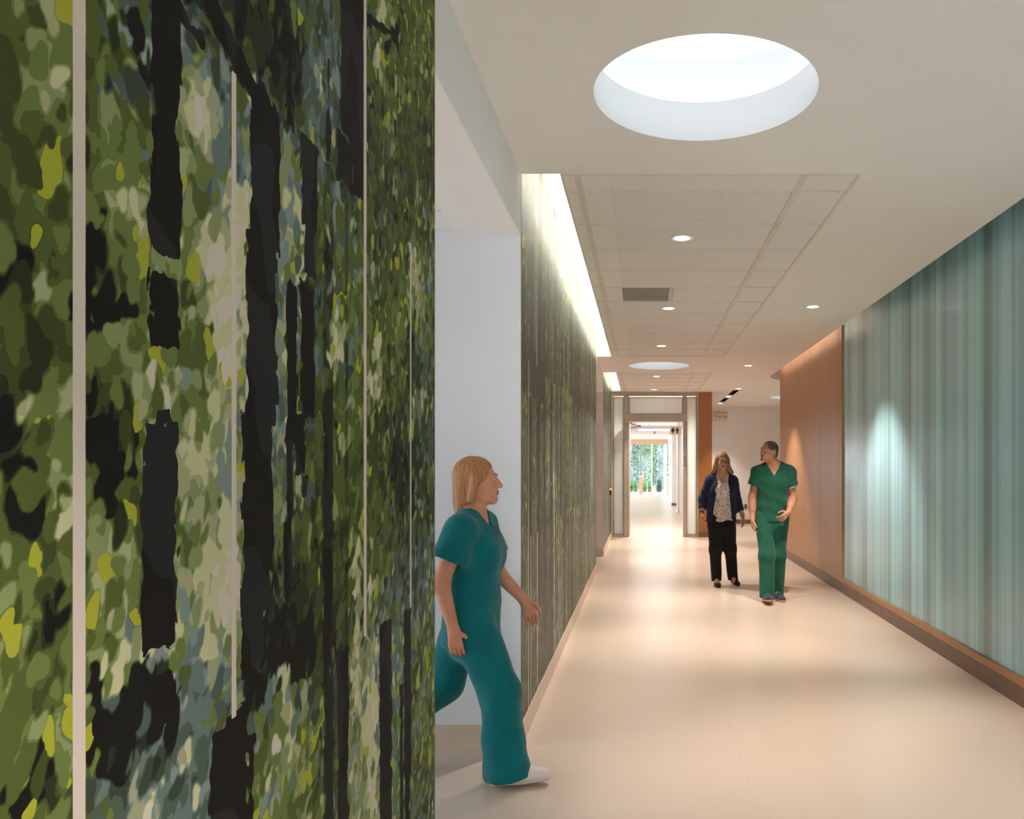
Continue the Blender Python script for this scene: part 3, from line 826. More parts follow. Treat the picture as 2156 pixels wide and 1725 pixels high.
def far_fields_for(seed, y0, y1, extra_lines):
    r = random.Random(seed)
    bands = [(2.12, 9), (1.10, 2.12), (-1, 1.10)]
    def f(YY, ZZ):
        b = np.where(ZZ > 2.12+.03*np.sin(YY*2.1), 0, np.where(ZZ > 1.10, 1, 2))
        b = np.where((b == 2) & ((YY < 5.75) | (YY > 10.2)), 1, b)
        b = np.where((b == 1) & (YY < 5.25) & (ZZ > 1.9), 0, b)
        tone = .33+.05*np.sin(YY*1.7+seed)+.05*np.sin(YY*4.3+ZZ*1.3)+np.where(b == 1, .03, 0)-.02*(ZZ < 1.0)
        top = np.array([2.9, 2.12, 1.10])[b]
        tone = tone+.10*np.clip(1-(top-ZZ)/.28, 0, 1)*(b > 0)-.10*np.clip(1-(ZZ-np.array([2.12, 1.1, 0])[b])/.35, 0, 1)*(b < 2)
        teal = .30+.18*np.sin(YY*2.3+1)+.15*np.cos(ZZ*2+YY)
        yel = .05+.03*np.sin(YY*3.1)+.02*(b == 0)
        tr = np.full(YY.shape, -1.0)
        for k in range(3):
            y = y0-.1
            while y < y1:
                y += r.uniform(.12, .42)
                w = r.choice((.025, .04, .06, .085))
                z0 = r.choice((-1, -1, -1, .3, .6)); z1 = r.choice((9, 9, 9, 2.6))
                sd = np.minimum(np.minimum(w-np.abs(YY-y-.01*np.sin(ZZ*3+y)), ZZ-z0), z1-ZZ)
                tr = np.maximum(tr, np.where(b == k, sd, -1))
        ln = np.full(YY.shape, -1.0)
        for px, w, ya, yb in extra_lines:
            yc = px_to_wall(px, 982)[0]
            zt = 1.5+(982-ya)*yc/1655; zb = 1.5+(982-yb)*yc/1655
            ln = np.maximum(ln, np.minimum(np.minimum(w-np.abs(YY-yc), ZZ-zb), zt-ZZ))
        for k in range(3):
            for j in range(int((y1-y0)*1.6)):
                y = r.uniform(y0, y1); a = r.uniform(-.5, 2.2); w = r.choice((.004, .005, .007))
                ln = np.maximum(ln, np.where(b == k, np.minimum(np.minimum(w-np.abs(YY-y), ZZ-a), a+r.uniform(.8, 2.2)-ZZ), -1))
        F = dict(tone=tone, teal=np.clip(teal, 0, 1), yellow=np.clip(yel, 0, 1)*.8, trunk=tr, line=ln, band=np.zeros(YY.shape), offset=b+seed*.37)
        k = (y1-y0)
        return paint_leaves(YY, ZZ, F, seed, [(int(1500*k), .030, .046, .055), (int(2400*k), .018, .032, .07), (int(700*k), .011, .022, .10)])
    return f
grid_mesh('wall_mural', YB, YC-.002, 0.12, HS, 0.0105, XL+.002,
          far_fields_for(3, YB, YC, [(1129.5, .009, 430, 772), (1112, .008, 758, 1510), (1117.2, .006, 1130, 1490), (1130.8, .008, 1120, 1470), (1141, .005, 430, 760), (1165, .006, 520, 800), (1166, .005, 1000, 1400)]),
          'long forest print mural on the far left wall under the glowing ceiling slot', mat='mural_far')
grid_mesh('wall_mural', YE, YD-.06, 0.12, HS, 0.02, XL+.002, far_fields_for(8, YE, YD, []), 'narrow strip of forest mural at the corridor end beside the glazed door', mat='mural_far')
# ---------------------------------------------------------------- glazed door front at the corridor end
K = YD/1655.0
def wx(px): return (px-1352)*K
def wz(py): return 1.5+(982-py)*K
dr = struct(mkbox('door_1', wx(1281), wx(1471), YD, YD+.11, wz(833.5), 3.075, M['alu'], None, .003), 'champagne aluminium framed glazed door front with frosted side panes')
def fr(name, x0, x1, y0, y1, d0=0.0, d1=.11, m='alu', bev=.003):
    return mkbox(name, wx(x0), wx(x1), YD+d0, YD+d1, wz(y1), wz(y0), M[m], dr, bev)
fr('jamb', 1283, 1291.5, 833.5, 1131)
fr('jamb', 1466.5, 1471.5, 833.5, 1131)
fr('mullion', 1313.5, 1324, 833.5, 1131)
fr('mullion', 1438, 1445.5, 833.5, 1131)
fr('header', 1313, 1446, 871.5, 888, -.05, .13)
fr('sill', 1291.5, 1313.5, 1126.5, 1131)
fr('sill', 1445.5, 1466.5, 1126.5, 1131)
for a in ((1291.5, 1313.5, 836.5, 1126.5), (1445.5, 1466.5, 836.5, 1126.5), (1324, 1438, 836.5, 871.5)):
    fr('pane', a[0], a[1], a[2], a[3], .045, .055, 'frost', 0)
    for (x0, x1, y0, y1) in ((a[0], a[0]+.9, a[2], a[3]), (a[1]-.9, a[1], a[2], a[3]), (a[0], a[1], a[2], a[2]+.9), (a[0], a[1], a[3]-.9, a[3])):
        fr('gasket', x0, x1, y0, y1, .02, .05, 'dark', 0)
for y in (884,):
    fr('header_bolt', 1314, 1316, y-1, y+1, -.056, -.05, 'dark', 0)
# strike plates on the right post
for y0, y1, m in ((961.5, 963.5, 'dark'), (979.5, 981.5, 'dark'), (964, 979, 'steel')):
    fr('strike_plate', 1440, 1443.5, y0, y1, -.006, .002, m, 0)
# open leaf, swung back ninety degrees
mkbox('door_leaf', wx(1322)-.02, wx(1324)+.012, YD+.12, YD+1.22, .01, 2.42, M['alu'], dr, .002)
for i in range(16):
    z = .08+2.3*i/15
    mkbox('hinge_screw', wx(1321.3), wx(1322.7), YD-.004, YD+.001, z-.006, z+.006, M['dark'], dr)
bm = bmesh.new()
x = wx(1324.5)
tube(bm, [(x, YD+.95, 1.03), (x+.05, YD+.95, 1.03)], .012); tube(bm, [(x+.05, YD+.86, 1.03), (x+.05, YD+.99, 1.03)], .011)
obj('lever_handle', bm, M['dark'], dr, True)
bm = bmesh.new()
za = wz(893)
tube(bm, [(wx(1326), YD+.13, wz(889.5)), (wx(1329), YD+.15, wz(890.5)), (wx(1331.5), YD+.16, wz(893.0)), (wx(1348), YD+.30, wz(894))], .011)
tube(bm, [(wx(1348), YD+.30, wz(894)), (wx(1349), YD+.30, wz(896)), (wx(1324.5), YD+.62, wz(898.5))], .010)
obj('closer_arm', bm, M['dark'], dr, True)
# wood faced jamb to the right of the door front
struct(mkbox('trim_wood_jamb', wx(1471.5), 1.478, YD-.03, YD+.17, .10, 3.07, M['wood_dark'], None, .002), 'reddish wood panel beside the glazed door')
struct(mkbox('baseboard_jamb', wx(1471.5), 1.48, YD-.036, YD+.172, 0, .10, M['base_dark']))

# small detector with a red light on the mural next to the door
sn = thing('wall_sensor', 'small black wall device with a glowing red top on the end mural', 'sensor', (XL+.003, 15.75, 1.02))
mkbox('sensor_body', 0, .035, -.03, .03, -.10, .0, M['dark'], sn, .004)
bm = bmesh.new(); lathe(bm, [(.0, .035), (.016, .033), (.024, .018), (.025, 0)], 20)
o = obj('red_light', bm, M['red'], sn, True); o.location = (.02, 0, .002); o['label'] = 'glowing red indicator'

# outlet on the far wall of the waiting area
k2 = 20.48/1655
ot = thing('wall_outlet', 'small dark wall outlet low on the waiting area back wall', 'outlet', ((1570-1352)*k2, 20.498, 1.5+(982-1067)*k2))
mkbox('cover_plate', -.04, .04, -.012, 0, -.06, .06, M['steel'], ot, .003)
for z in (-.026, .026):
    mkbox('socket', -.018, .018, -.016, -.011, z-.016, z+.016, M['black'], ot)

# ---------------------------------------------------------------- signs
def stroke(bm, pts, w, y=0.0):
    """flat ribbon letter stroke in the x-z plane; w may be (start, end)"""
    n = len(pts)
    L, R = [], []
    for i, p in enumerate(pts):
        a = Vector(pts[max(i-1, 0)]); b = Vector(pts[min(i+1, n-1)])
        d = (b-a).normalized(); nrm = Vector((-d.y, d.x))
        ww = w if isinstance(w, (int, float)) else w[0]+(w[1]-w[0])*i/(n-1)
        L.append(bm.verts.new((p[0]+nrm.x*ww/2, y, p[1]+nrm.y*ww/2))); R.append(bm.verts.new((p[0]-nrm.x*ww/2, y, p[1]-nrm.y*ww/2)))
    for i in range(n-1):
        bm.faces.new((L[i], R[i], R[i+1], L[i+1]))
def arc(cx, cy, rx, ry, a0, a1, n=12):
    return [(cx+rx*math.cos(math.radians(a0+(a1-a0)*i/n)), cy+ry*math.sin(math.radians(a0+(a1-a0)*i/n))) for i in range(n+1)]
TK, TN = .115, .055      # thick and thin stems, cap height 1
GL = {  # advance, strokes; x-height .66
 'I': (.42, [([(.2, 0), (.2, 1)], TK), ([(.05, .02), (.35, .02)], .04), ([(.05, .98), (.35, .98)], .04)]),
 'W': (1.18, [([(.08, 1), (.36, 0)], TK), ([(.36, 0), (.58, .92)], TN), ([(.56, 1), (.84, 0)], TK), ([(.84, 0), (1.1, 1)], TN), ([(-.03, .98), (.22, .98)], .04), ([(.98, .98), (1.2, .98)], .04)]),
 'n': (.68, [([(.16, 0), (.16, .66)], TK), (arc(.34, .42, .17, .22, 175, 0), (TN, TK)), ([(.51, .44), (.51, 0)], TK), ([(.04, .02), (.28, .02)], .04), ([(.40, .02), (.63, .02)], .04), ([(.04, .63), (.16, .64)], .05)]),
 'f': (.42, [([(.18, 0), (.18, .84)], TK), (arc(.34, .84, .16, .15, 180, 50), (TK, .08)), ([(.04, .63), (.36, .63)], .05), ([(.05, .02), (.32, .02)], .04)]),
 'u': (.68, [([(.16, .66), (.16, .22)], TK), (arc(.33, .22, .17, .2, 180, 355), (TK, TN)), ([(.51, .66), (.51, 0)], TK), ([(.04, .64), (.16, .64)], .04), ([(.40, .64), (.51, .64)], .04), ([(.51, .02), (.63, .02)], .04)]),
 's': (.50, [(arc(.25, .49, .14, .15, 30, 230), (.06, TK)), (arc(.25, .18, .15, .16, 75, -150), (TK, .06))]),
 'i': (.34, [([(.17, 0), (.17, .66)], TK), ([(.05, .02), (.29, .02)], .04), ([(.05, .63), (.17, .64)], .05), ([(.17, .80), (.17, .93)], .13)]),
 'o': (.66, [(arc(.32, .33, .24, .31, 0, 360, 24), .085)]),
 'a': (.60, [(arc(.27, .46, .17, .18, 160, 0), (.07, TK)), ([(.44, .46), (.44, .06), (.56, .03)], (TK, .06)), (arc(.27, .19, .18, .17, 60, 330), .08)]),
 't': (.42, [([(.19, .84), (.19, .14)], TK), (arc(.31, .15, .12, .14, 180, 320), (TK, .05)), ([(.05, .63), (.37, .63)], .05)]),
 'g': (.60, [(arc(.27, .44, .18, .2, 0, 360, 20), .085), (arc(.28, -.12, .2, .15, 0, 360, 20), .075), ([(.14, .27), (.15, .12), (.34, .05), (.45, -.02)], .07), ([(.42, .58), (.56, .62)], .06)]),
}
def word(txt, x, z, h, parent, y):
    bm = bmesh.new(); cx = 0
    for i, ch in enumerate(txt):
        adv, st = GL[ch]
        for j, (p, w) in enumerate(st):
            ww = w*h if isinstance(w, (int, float)) else (w[0]*h, w[1]*h)
            stroke(bm, [(x+(cx+a)*h, z+b*h) for a, b in p], ww, y-.00005*j)
        cx += adv
    return obj('lettering', bm, M['brown_ink'], parent)
sg = thing('blade_sign', 'tan hanging sign reading Infusion Waiting beside the wood jamb', 'sign', (1.478, YD+.02, 2.59))
mkbox('sign_plate', .008, .328, -.012, .012, -.13, .125, M['sign'], sg, .002)
mkbox('bracket', 0, .010, -.02, .02, -.12, .115, M['alu'], sg)
word('Infusion', .045, .020, .066, sg, -.0135)
word('Waiting', .055, -.062, .066, sg, -.0135)

def pictogram(bm, cx, s, woman):
    lathe_pts = [(cx+.028*s*math.cos(2*PI*i/16), 0, .098*s+.024*s*math.sin(2*PI*i/16)) for i in range(16)]
    bm.faces.new([bm.verts.new(p) for p in lathe_pts])
    if woman: prof = [(.030, .070), (.045, .06), (.075, -.005), (.058, -.012), (.040, .03), (.062, -.045), (.030, -.045), (.030, -.12), (.004, -.12), (.004, -.045)]
    else: prof = [(.040, .070), (.055, .055), (.055, -.03), (.040, -.03), (.038, .03), (.034, -.12), (.004, -.12), (.004, -.03)]
    for sgn in (-1, 1):
        vs = [bm.verts.new((cx, 0, .070*s))]+[bm.verts.new((cx+sgn*a*s, 0, b*s)) for a, b in prof]+[bm.verts.new((cx, 0, prof[-1][1]*s))]
        bm.faces.new(vs if sgn < 0 else vs[::-1])
Y2 = 21.2; kk = Y2/1655
rs = thing('restroom_sign', 'tan hanging sign with woman and man pictograms seen through the doorway', 'sign', ((1421.7-1352)*kk, Y2, 1.5+(982-906.8)*kk))
mkbox('sign_plate', -.15, .15, 0, .02, -.112, .112, M['sign'], rs, .002)
bm = bmesh.new(); pictogram(bm, -.062, .72, True)
o = obj('pictogram', bm, M['brown_ink'], rs); o.location = (0, -.001, 0); o['label'] = 'brown woman symbol'
bm = bmesh.new(); pictogram(bm, .058, .72, False)
o = obj('pictogram', bm, M['brown_ink'], rs); o.location = (0, -.001, 0); o['label'] = 'brown man symbol'
for xx in (-.1, .1):
    mkbox('hanger_rod', xx-.005, xx+.005, .005, .015, .112, 2.72-rs.location.z+.001, M['steel'], rs)
mkbox('divider', -.004, .000, -.0015, .001, -.085, .085, M['brown_ink'], rs)

# ---------------------------------------------------------------- bright corridor and lobby beyond the door
CH = 2.72
bc = struct(mkbox('ceiling_lobby', -7, 1.40, 20.95, 43, CH+.03, CH+.06, M['gypsum']))
mkbox('ceiling_raised_for_light', -7, 1.30, YD+.11, 20.95, 3.07, 3.10, M['gypsum'], bc)  # unseen ceiling part, raised to let light reach the transom pane
mkbox('ceiling_step', -7, 1.30, 20.93, 20.95, CH, 3.08, M['gypsum'], bc)
mkbox('ceiling_lobby_side', 1.40, 8.2, 20.8, 43, CH+.03, CH+.06, M['gypsum'], bc)
# lay-in tiles nearest the door that the view takes in
for j in range(12):
    y = 21.0+1.22*j
    for x0, x1 in ((-.80, -.19), (-.17, 1.03), (1.05, 1.25)):
        if x0 == -.17 and j in (1, 4): continue
        mkbox('ceiling_tile', x0, x1-.004, y+.006, y+1.214, CH, CH+.02, M['tile'], bc, .002)
for x in (-.18, 1.04):
    mkbox('grid_bar', x-.02, x+.02, 21.0, 35.6, CH-.003, CH+.015, M['plastic'], bc)
for k, j in enumerate((1, 4)):
    y = 21.0+1.22*j
    t = thing('troffer_light', ('nearer' if k == 0 else 'farther')+' flat ceiling light panel seen through the doorway', 'ceiling light', (.43, y+.61, CH), 'flat light panels beyond the door')
    mkbox('frame', -.59, .59, -.6, .6, .004, .03, M['plastic'], t)
    mkbox('diffuser', -.56, .56, -.57, .57, -.001, .005, M['troffer'], t)
downlight(.25, 17.9, 3.07, 'added downlight just inside the glazed door, lighting the frosted panes', 2.2, 150)  # unseen wide lamp added to light the frosted panes from behind
def head(name, x, y, lab):
    t = thing(name, lab, 'sprinkler', (x, y, CH))
    bm = bmesh.new(); lathe(bm, [(.09, 0), (.09, -.008), (.03, -.02), (.028, -.06), (.055, -.064), (.055, -.07), (0, -.072)], 20)
    obj('sprinkler_body', bm, M['steel'], t, True)
    bm = bmesh.new(); lathe(bm, [(.10, -.002), (.10, -.012), (.08, -.014)], 20)
    obj('escutcheon', bm, M['plastic'], t, True)
head('ceiling_sprinkler', (1365-1352)*22.9/1655, 22.9, 'nearer small sprinkler head hanging from the ceiling beyond the door')
head('ceiling_sprinkler', (1378-1352)*27.6/1655, 27.6, 'farther small sprinkler head hanging from the ceiling beyond the door')

# right hand walls with a white pier and a tan pier
struct(mkbox('wall_lobby_right_near', 1.20, 1.30, YD+.15, 25.3, 0, CH+.03, M['white_wall']))
struct(mkbox('trim_pier_white', 1.147, 1.30, 25.3, 26.2, 0, CH+.03, M['white_wall']))
mkp = struct(mkbox('baseboard_pier_white', 1.137, 1.30, 25.29, 26.21, 0, .09, M['base_light']))
struct(mkbox('wall_lobby_right_mid', 1.34, 1.44, 26.2, 29.9, 0, CH+.03, M['white_wall']))
tp = struct(mkbox('trim_pier_tan', 1.13, 1.44, 29.9, 30.6, .10, CH+.03, M['pink_wall']))
for i in range(1, 3):
    mkbox('pier_groove', 1.13+.09*i-.004, 1.13+.09*i+.004, 29.895, 29.905, .1, CH, M['base_light'], tp)
struct(mkbox('baseboard_pier_tan', 1.12, 1.44, 29.89, 30.61, 0, .10, M['base_dark']))
struct(mkbox('wall_lobby_right_far', 1.19, 1.29, 30.6, 35.5, 0, CH+.03, M['white_wall']))
struct(mkbox('wall_lobby_left', -2.9, -2.8, YD+.11, 28.0, 0, CH+.03, M['white_wall']))
struct(mkbox('wall_lobby_front', -7, XL-.2, YD+.05, YD+.15, 0, 3.75, M['white_wall']))
struct(mkbox('wall_lobby_cross', 1.30, 8.2, 20.7, 20.8, 0, 3.75, M['white_wall']))
# wood fascia hung below the lobby ceiling
struct(mkbox('trim_wood_fascia', -7, 1.19, 35.6, 35.75, 2.49, 2.76, M['wood_pale']))
# low wood wing walls with white caps and bases
def wing(px0, px1, Y, ptop, lab):
    k = Y/1655; x0, x1 = (px0-1352)*k, (px1-1352)*k
    top = 1.5+(982-ptop)*k
    t = thing('half_wall', lab, 'half wall', ((x0+x1)/2, Y, 0))
    h = (x1-x0)/2
    mkbox('wall_core', -h, h, 0, .9, .13, top-.06, M['wood_pale'], t, .002)
    mkbox('cap', -h-.012, h+.012, -.012, .912, top-.06, top, M['plastic'], t, .003)
    mkbox('base', -h+.003, h-.003, -.0, .9, 0, .13, M['plastic'], t)
    return t
wing(1345.4, 1353.4, 38.2, 1002, 'low wood faced half wall with a grey post on it, in the middle of the lobby')
wing(1404.6, 1410.4, 36.4, 1004.5, 'low wood faced half wall at the right edge of the lobby window')
k = 38.4/1655
pt = thing('steel_post', 'slim grey steel post rising from the low half wall in the lobby', 'post', ((1349.3-1352)*k, 38.5, 1.5+(982-1002)*k))
mkbox('post_shaft', -.04, .04, -.04, .04, .01, 2.75-pt.location.z-.02, M['steel'], pt, .006)
mkbox('post_foot', -.07, .07, -.07, .07, 0.001, .012, M['steel'], pt)

# window wall to the woods
wf = struct(mkbox('window_2', -7, 8.2, 42.6, 42.75, 0, .10, M['plastic']), 'tall lobby window wall looking out on the woods')
mkbox('window_head', -7, 8.2, 42.6, 42.75, 2.68, 3.75, M['plastic'], wf)
for px0, px1 in ((1371.5, 1373.6), (1397, 1404.5), (1314, 1316), (1259, 1261)):
    mkbox('mullion', (px0-1352)*.0257, (px1-1352)*.0257, 42.6, 42.75, .1, 2.68, M['plastic'], wf)
for a, b in ((1261, 1314), (1316, 1371.5), (1373.6, 1397), (1404.5, 1440)):
    mkbox('pane', (a-1352)*.0257, (b-1352)*.0257, 42.66, 42.672, .1, 2.68, M['pane'], wf)
# glazed left side of the lobby (daylight), out of sight behind the door front
wl = struct(mkbox('window_3', -7.0, -6.9, YD+.2, 43, 0, .12, M['plastic']))
mkbox('window_head', -7, -6.9, YD+.2, 43, 2.68, 3.75, M['plastic'], wl)
for i in range(14):
    y = 18+1.9*i
    mkbox('mullion', -7, -6.9, y-.03, y+.03, .12, 2.68, M['plastic'], wl)

# ---------------------------------------------------------------- woods outside
M['bark'] = mat_plain('grey_bark', (0.30, 0.34, 0.38, 1), 0.9, nscale=14, var=.3, bump=.01, bscale=30)
M['leafA'] = mat_plain('leaf_green', (0.075, 0.15, 0.075, 1), 0.6, nscale=3, var=.45)
M['leafB'] = mat_plain('leaf_gold', (0.20, 0.19, 0.06, 1), 0.6, nscale=3, var=.4)
M['leafC'] = mat_plain('leaf_dark', (0.04, 0.09, 0.075, 1), 0.6, nscale=3, var=.4)
M['shrubleaf'] = mat_plain('shrub_green', (0.20, 0.36, 0.14, 1), 0.6, nscale=4, var=.4)
M['ground'] = mat_plain('forest_ground', (0.20, 0.22, 0.10, 1), 0.95, nscale=2, var=.4)
struct(mkbox('ground', -40, 40, 43.0, 95, -.20, -.05, M['ground']))
def leaves(name, parent, mat, c, r, n, size, rr):
    bm = bmesh.new()
    for i in range(n):
        while True:
            p = Vector((rr.uniform(-1, 1), rr.uniform(-1, 1), rr.uniform(-1, 1)))
            if p.length < 1: break
        p = Vector((p.x*r[0]+c[0], p.y*r[1]+c[1], p.z*r[2]+c[2]))
        u = Vector((rr.uniform(-1, 1), rr.uniform(-1, 1), rr.uniform(-1, 1))).normalized(); w = u.orthogonal().normalized()
        s = size*rr.uniform(.6, 1.3)
        bm.faces.new([bm.verts.new(p+q) for q in (u*s, w*s*.5, -u*s, -w*s*.5)])
    return obj(name, bm, mat, parent)
rt = random.Random(5)
TREES = [(1387, 46.6, .19, 'leafA', 'thick leaning grey tree trunk right of the window mullion'),
         (1330, 49.2, .09, 'leafC', 'slim dark leafed tree at the left edge of the lobby window'),
         (1396, 51.8, .10, 'leafB', 'slim golden tree at the right edge of the lobby window'),
         (1343, 54.4, .10, 'leafB', 'golden leafed tree behind the grey steel post'),
         (1368, 57.0, .12, 'leafA', 'green tree in the middle of the lobby window'),
         (1410, 59.6, .13, 'leafC', 'dark tree in the narrow window strip at the right'),
         (1326, 62.2, .15, 'leafC', 'dark evergreen tree deepest in the woods at the left'),
         (1375, 64.8, .18, 'leafC', 'dark evergreen tree deepest in the woods at the centre')]
for i, (px, Y, r, lf, lab) in enumerate(TREES):
    t = thing('tree', lab, 'tree', ((px-1352)*Y/1655, Y, -.05), 'trees outside the window')
    h = rt.uniform(6, 8)
    lean = .35 if i == 0 else rt.uniform(-.15, .15)
    bm = bmesh.new()
    P = [(lean*(q/6)**1.3*.9+.05*math.sin(q*1.7+i), .03*math.sin(q*2+i), h*q/6) for q in range(7)]
    tube(bm, P, [r*(1-.09*q) for q in range(7)], 9)
    for b in range(5):
        z = h*(.22+.13*b); a = rt.uniform(0, 2*PI)
        tube(bm, [(lean*.3, 0, z), (lean*.3+.6*math.cos(a), .45*math.sin(a), z+.5), (lean*.3+1.1*math.cos(a), .8*math.sin(a), z+1.2)], [r*.4, r*.25, r*.1], 6)
    obj('trunk', bm, M['bark'], t, True)
    f = leaves('foliage', t, M[lf], (lean*.5, 0, 3.0), (1.35 if Y < 56 else 2.2, 1.05, 2.9), 1500 if Y < 56 else 4200, .085, rt)
    f['kind'] = 'stuff'
for i, (px, lab) in enumerate([(1327, 'leftmost low bright green shrub outside the lobby window'), (1338.5, 'low bright green shrub just left of the wood half wall outside'), (1357, 'low bright green shrub just right of the wood half wall outside'),
                               (1368.5, 'low bright green shrub left of the window mullion outside'), (1388, 'low dark green shrub under the thick tree trunk outside')]):
    t = thing('shrub', lab, 'shrub', ((px-1352)*44.6/1655, 44.6, -.05), 'shrubs outside the window')
    f = leaves('foliage', t, M['shrubleaf'] if i < 4 else M['leafC'], (0, 0, .42), (.13, .22, .42), 420, .05, rt); f['kind'] = 'stuff'
    bm = bmesh.new()
    for b in range(4):
        a = b*1.6; tube(bm, [(0, 0, 0), (.07*math.cos(a), .1*math.sin(a), .5)], .01, 5)
    obj('stems', bm, M['bark'], t)
# ---------------------------------------------------------------- people: signed distance modelling + surface nets
class Sdf:
    def __init__(s, lo, hi, res):
        s.lo = np.array(lo, np.float32); s.res = res
        s.n = np.ceil((np.array(hi)-np.array(lo))/res).astype(int)+1
        s.f = np.full(tuple(s.n), 1.0, np.float32)
    def sub(s, lo, hi):
        a = np.clip(np.floor((np.array(lo)-s.lo)/s.res).astype(int), 0, s.n); b = np.clip(np.ceil((np.array(hi)-s.lo)/s.res).astype(int)+1, 0, s.n)
        if np.any(b <= a): return None
        sl = tuple(slice(i, j) for i, j in zip(a, b))
        ax = [(s.lo[k]+np.arange(a[k], b[k])*s.res).astype(np.float32) for k in range(3)]
        return sl, ax[0][:, None, None], ax[1][None, :, None], ax[2][None, None, :]
    def _join(s, sl, d, k, op):
        f = s.f[sl]
        if op == 'u':
            if k > 0:
                h = np.maximum(k-np.abs(f-d), 0)/k; s.f[sl] = np.minimum(f, d)-h*h*k*.25
            else: s.f[sl] = np.minimum(f, d)
        else:
            d = -d
            if k > 0:
                h = np.maximum(k-np.abs(f-d), 0)/k; s.f[sl] = np.maximum(f, d)+h*h*k*.25
            else: s.f[sl] = np.maximum(f, d)
    def cone(s, a, b, ra, rb=None, k=.02, fl=(1, 1, 1), op='u'):
        rb = ra if rb is None else rb
        a = np.array(a, float); b = np.array(b, float); fl = np.array(fl, float)
        R = max(ra, rb)*fl+k+3*s.res
        g = s.sub(np.minimum(a, b)-R, np.maximum(a, b)+R)
        if g is None: return
        sl, X, Y, Z = g
        A = a/fl; B = b/fl; D = B-A; L = float(D@D)+1e-12
        px, py, pz = X/fl[0]-A[0], Y/fl[1]-A[1], Z/fl[2]-A[2]
        t = np.clip((px*D[0]+py*D[1]+pz*D[2])/L, 0, 1)
        d = np.sqrt((px-t*D[0])**2+(py-t*D[1])**2+(pz-t*D[2])**2)-(ra+t*(rb-ra))
        s._join(sl, (d*fl.min()).astype(np.float32), k, op)
    def ell(s, c, r, R=None, k=.02, op='u'):
        c = np.array(c, float); r = np.array(r, float)
        R = np.eye(3) if R is None else R
        ext = np.abs(R)@r+k+3*s.res
        g = s.sub(c-ext, c+ext)
        if g is None: return
        sl, X, Y, Z = g
        dx, dy, dz = X-c[0], Y-c[1], Z-c[2]
        q = [dx*R[0, i]+dy*R[1, i]+dz*R[2, i] for i in range(3)]
        k0 = np.sqrt(sum((q[i]/r[i])**2 for i in range(3))); k1 = np.sqrt(sum((q[i]/r[i]**2)**2 for i in range(3)))+1e-6
        s._join(sl, (k0*(k0-1)/k1).astype(np.float32), k, op)
    def grid(s):
        return [(s.lo[k]+np.arange(s.n[k])*s.res).astype(np.float32).reshape([-1 if i == k else 1 for i in range(3)]) for k in range(3)]
    def clip(s, fn, k=0):
        """keep where fn(x,y,z) < 0"""
        d = fn(*s.grid()); s.f = np.maximum(s.f, d.astype(np.float32))
    def twin(s):
        o = Sdf.__new__(Sdf); o.lo = s.lo; o.res = s.res; o.n = s.n; o.f = np.full(tuple(s.n), 1.0, np.float32); return o
    def merge(s, o, k=.03):
        h = np.maximum(k-np.abs(s.f-o.f), 0)/k; s.f = np.minimum(s.f, o.f)-h*h*k*.25
    def sleeve(s, a, e, t_end, r0, r1, inner, mid=None):
        """sleeve from the shoulder a towards e, cut square at t_end and hollow at the cuff"""
        a = np.array(a, float); e = np.array(e, float); d = unit(e-a); z = a+(e-a)*t_end
        o = s.twin(); m = a+(e-a)*(t_end+.06)
        o.cone(a, m, r0, r1, .03)
        if mid is not None: o.cone(mid[0], a, mid[1], r0, .03)
        o.clip(lambda X, Y, Z: (X-z[0])*d[0]+(Y-z[1])*d[1]+(Z-z[2])*d[2])
        o.cone(z-d*.05, z+d*.10, inner, inner+.004, 0, op='s')
        s.merge(o)
    def disp(s, fn):
        s.f = s.f+fn(*s.grid()).astype(np.float32)
    def mesh(s, name, mat, parent=None):
        f = s.f; ins = f < 0
        c = None
        cnt = np.zeros(tuple(s.n-1), np.uint8)
        corners = [(i, j, k) for i in (0, 1) for j in (0, 1) for k in (0, 1)]
        for i, j, k in corners:
            cnt += ins[i:f.shape[0]-1+i, j:f.shape[1]-1+j, k:f.shape[2]-1+k]
        cells = np.argwhere((cnt > 0) & (cnt < 8))
        ids = np.full(cnt.shape, -1, np.int32); ids[tuple(cells.T)] = np.arange(len(cells))
        V = {q: f[cells[:, 0]+q[0], cells[:, 1]+q[1], cells[:, 2]+q[2]] for q in corners}
        acc = np.zeros((len(cells), 3)); num = np.zeros(len(cells))
        for q in corners:
            for ax in range(3):
                if q[ax] == 0:
                    p = list(q); p[ax] = 1; p = tuple(p)
                    m = (V[q] < 0) != (V[p] < 0)
                    t = np.where(m, V[q]/np.where(V[q]-V[p] == 0, 1e-9, V[q]-V[p]), 0)
                    pos = np.tile(np.array(q, float), (len(cells), 1)); pos[:, ax] = t
                    acc += pos*m[:, None]; num += m
        co = s.lo+(cells+acc/num[:, None])*s.res
        quads = []
        for ax in range(3):
            b, d = [(1, 2), (2, 0), (0, 1)][ax]
            A = [slice(1, -1)]*3; A[ax] = slice(0, -1); Bq = [slice(1, -1)]*3; Bq[ax] = slice(1, None)
            i0 = ins[tuple(A)]; i1 = ins[tuple(Bq)]
            e = np.argwhere(i0 != i1)
            if not len(e): continue
            sg = i0[tuple(e.T)]
            off = np.ones(3, int); off[ax] = 0
            e = e+off
            def cid(db, dd):
                w = e.copy(); w[:, b] -= db; w[:, d] -= dd
                return ids[tuple(w.T)]
            q = np.stack([cid(1, 1), cid(0, 1), cid(0, 0), cid(1, 0)], 1)
            q[~sg] = q[~sg][:, ::-1]
            quads.append(q)
        q = np.concatenate(quads)
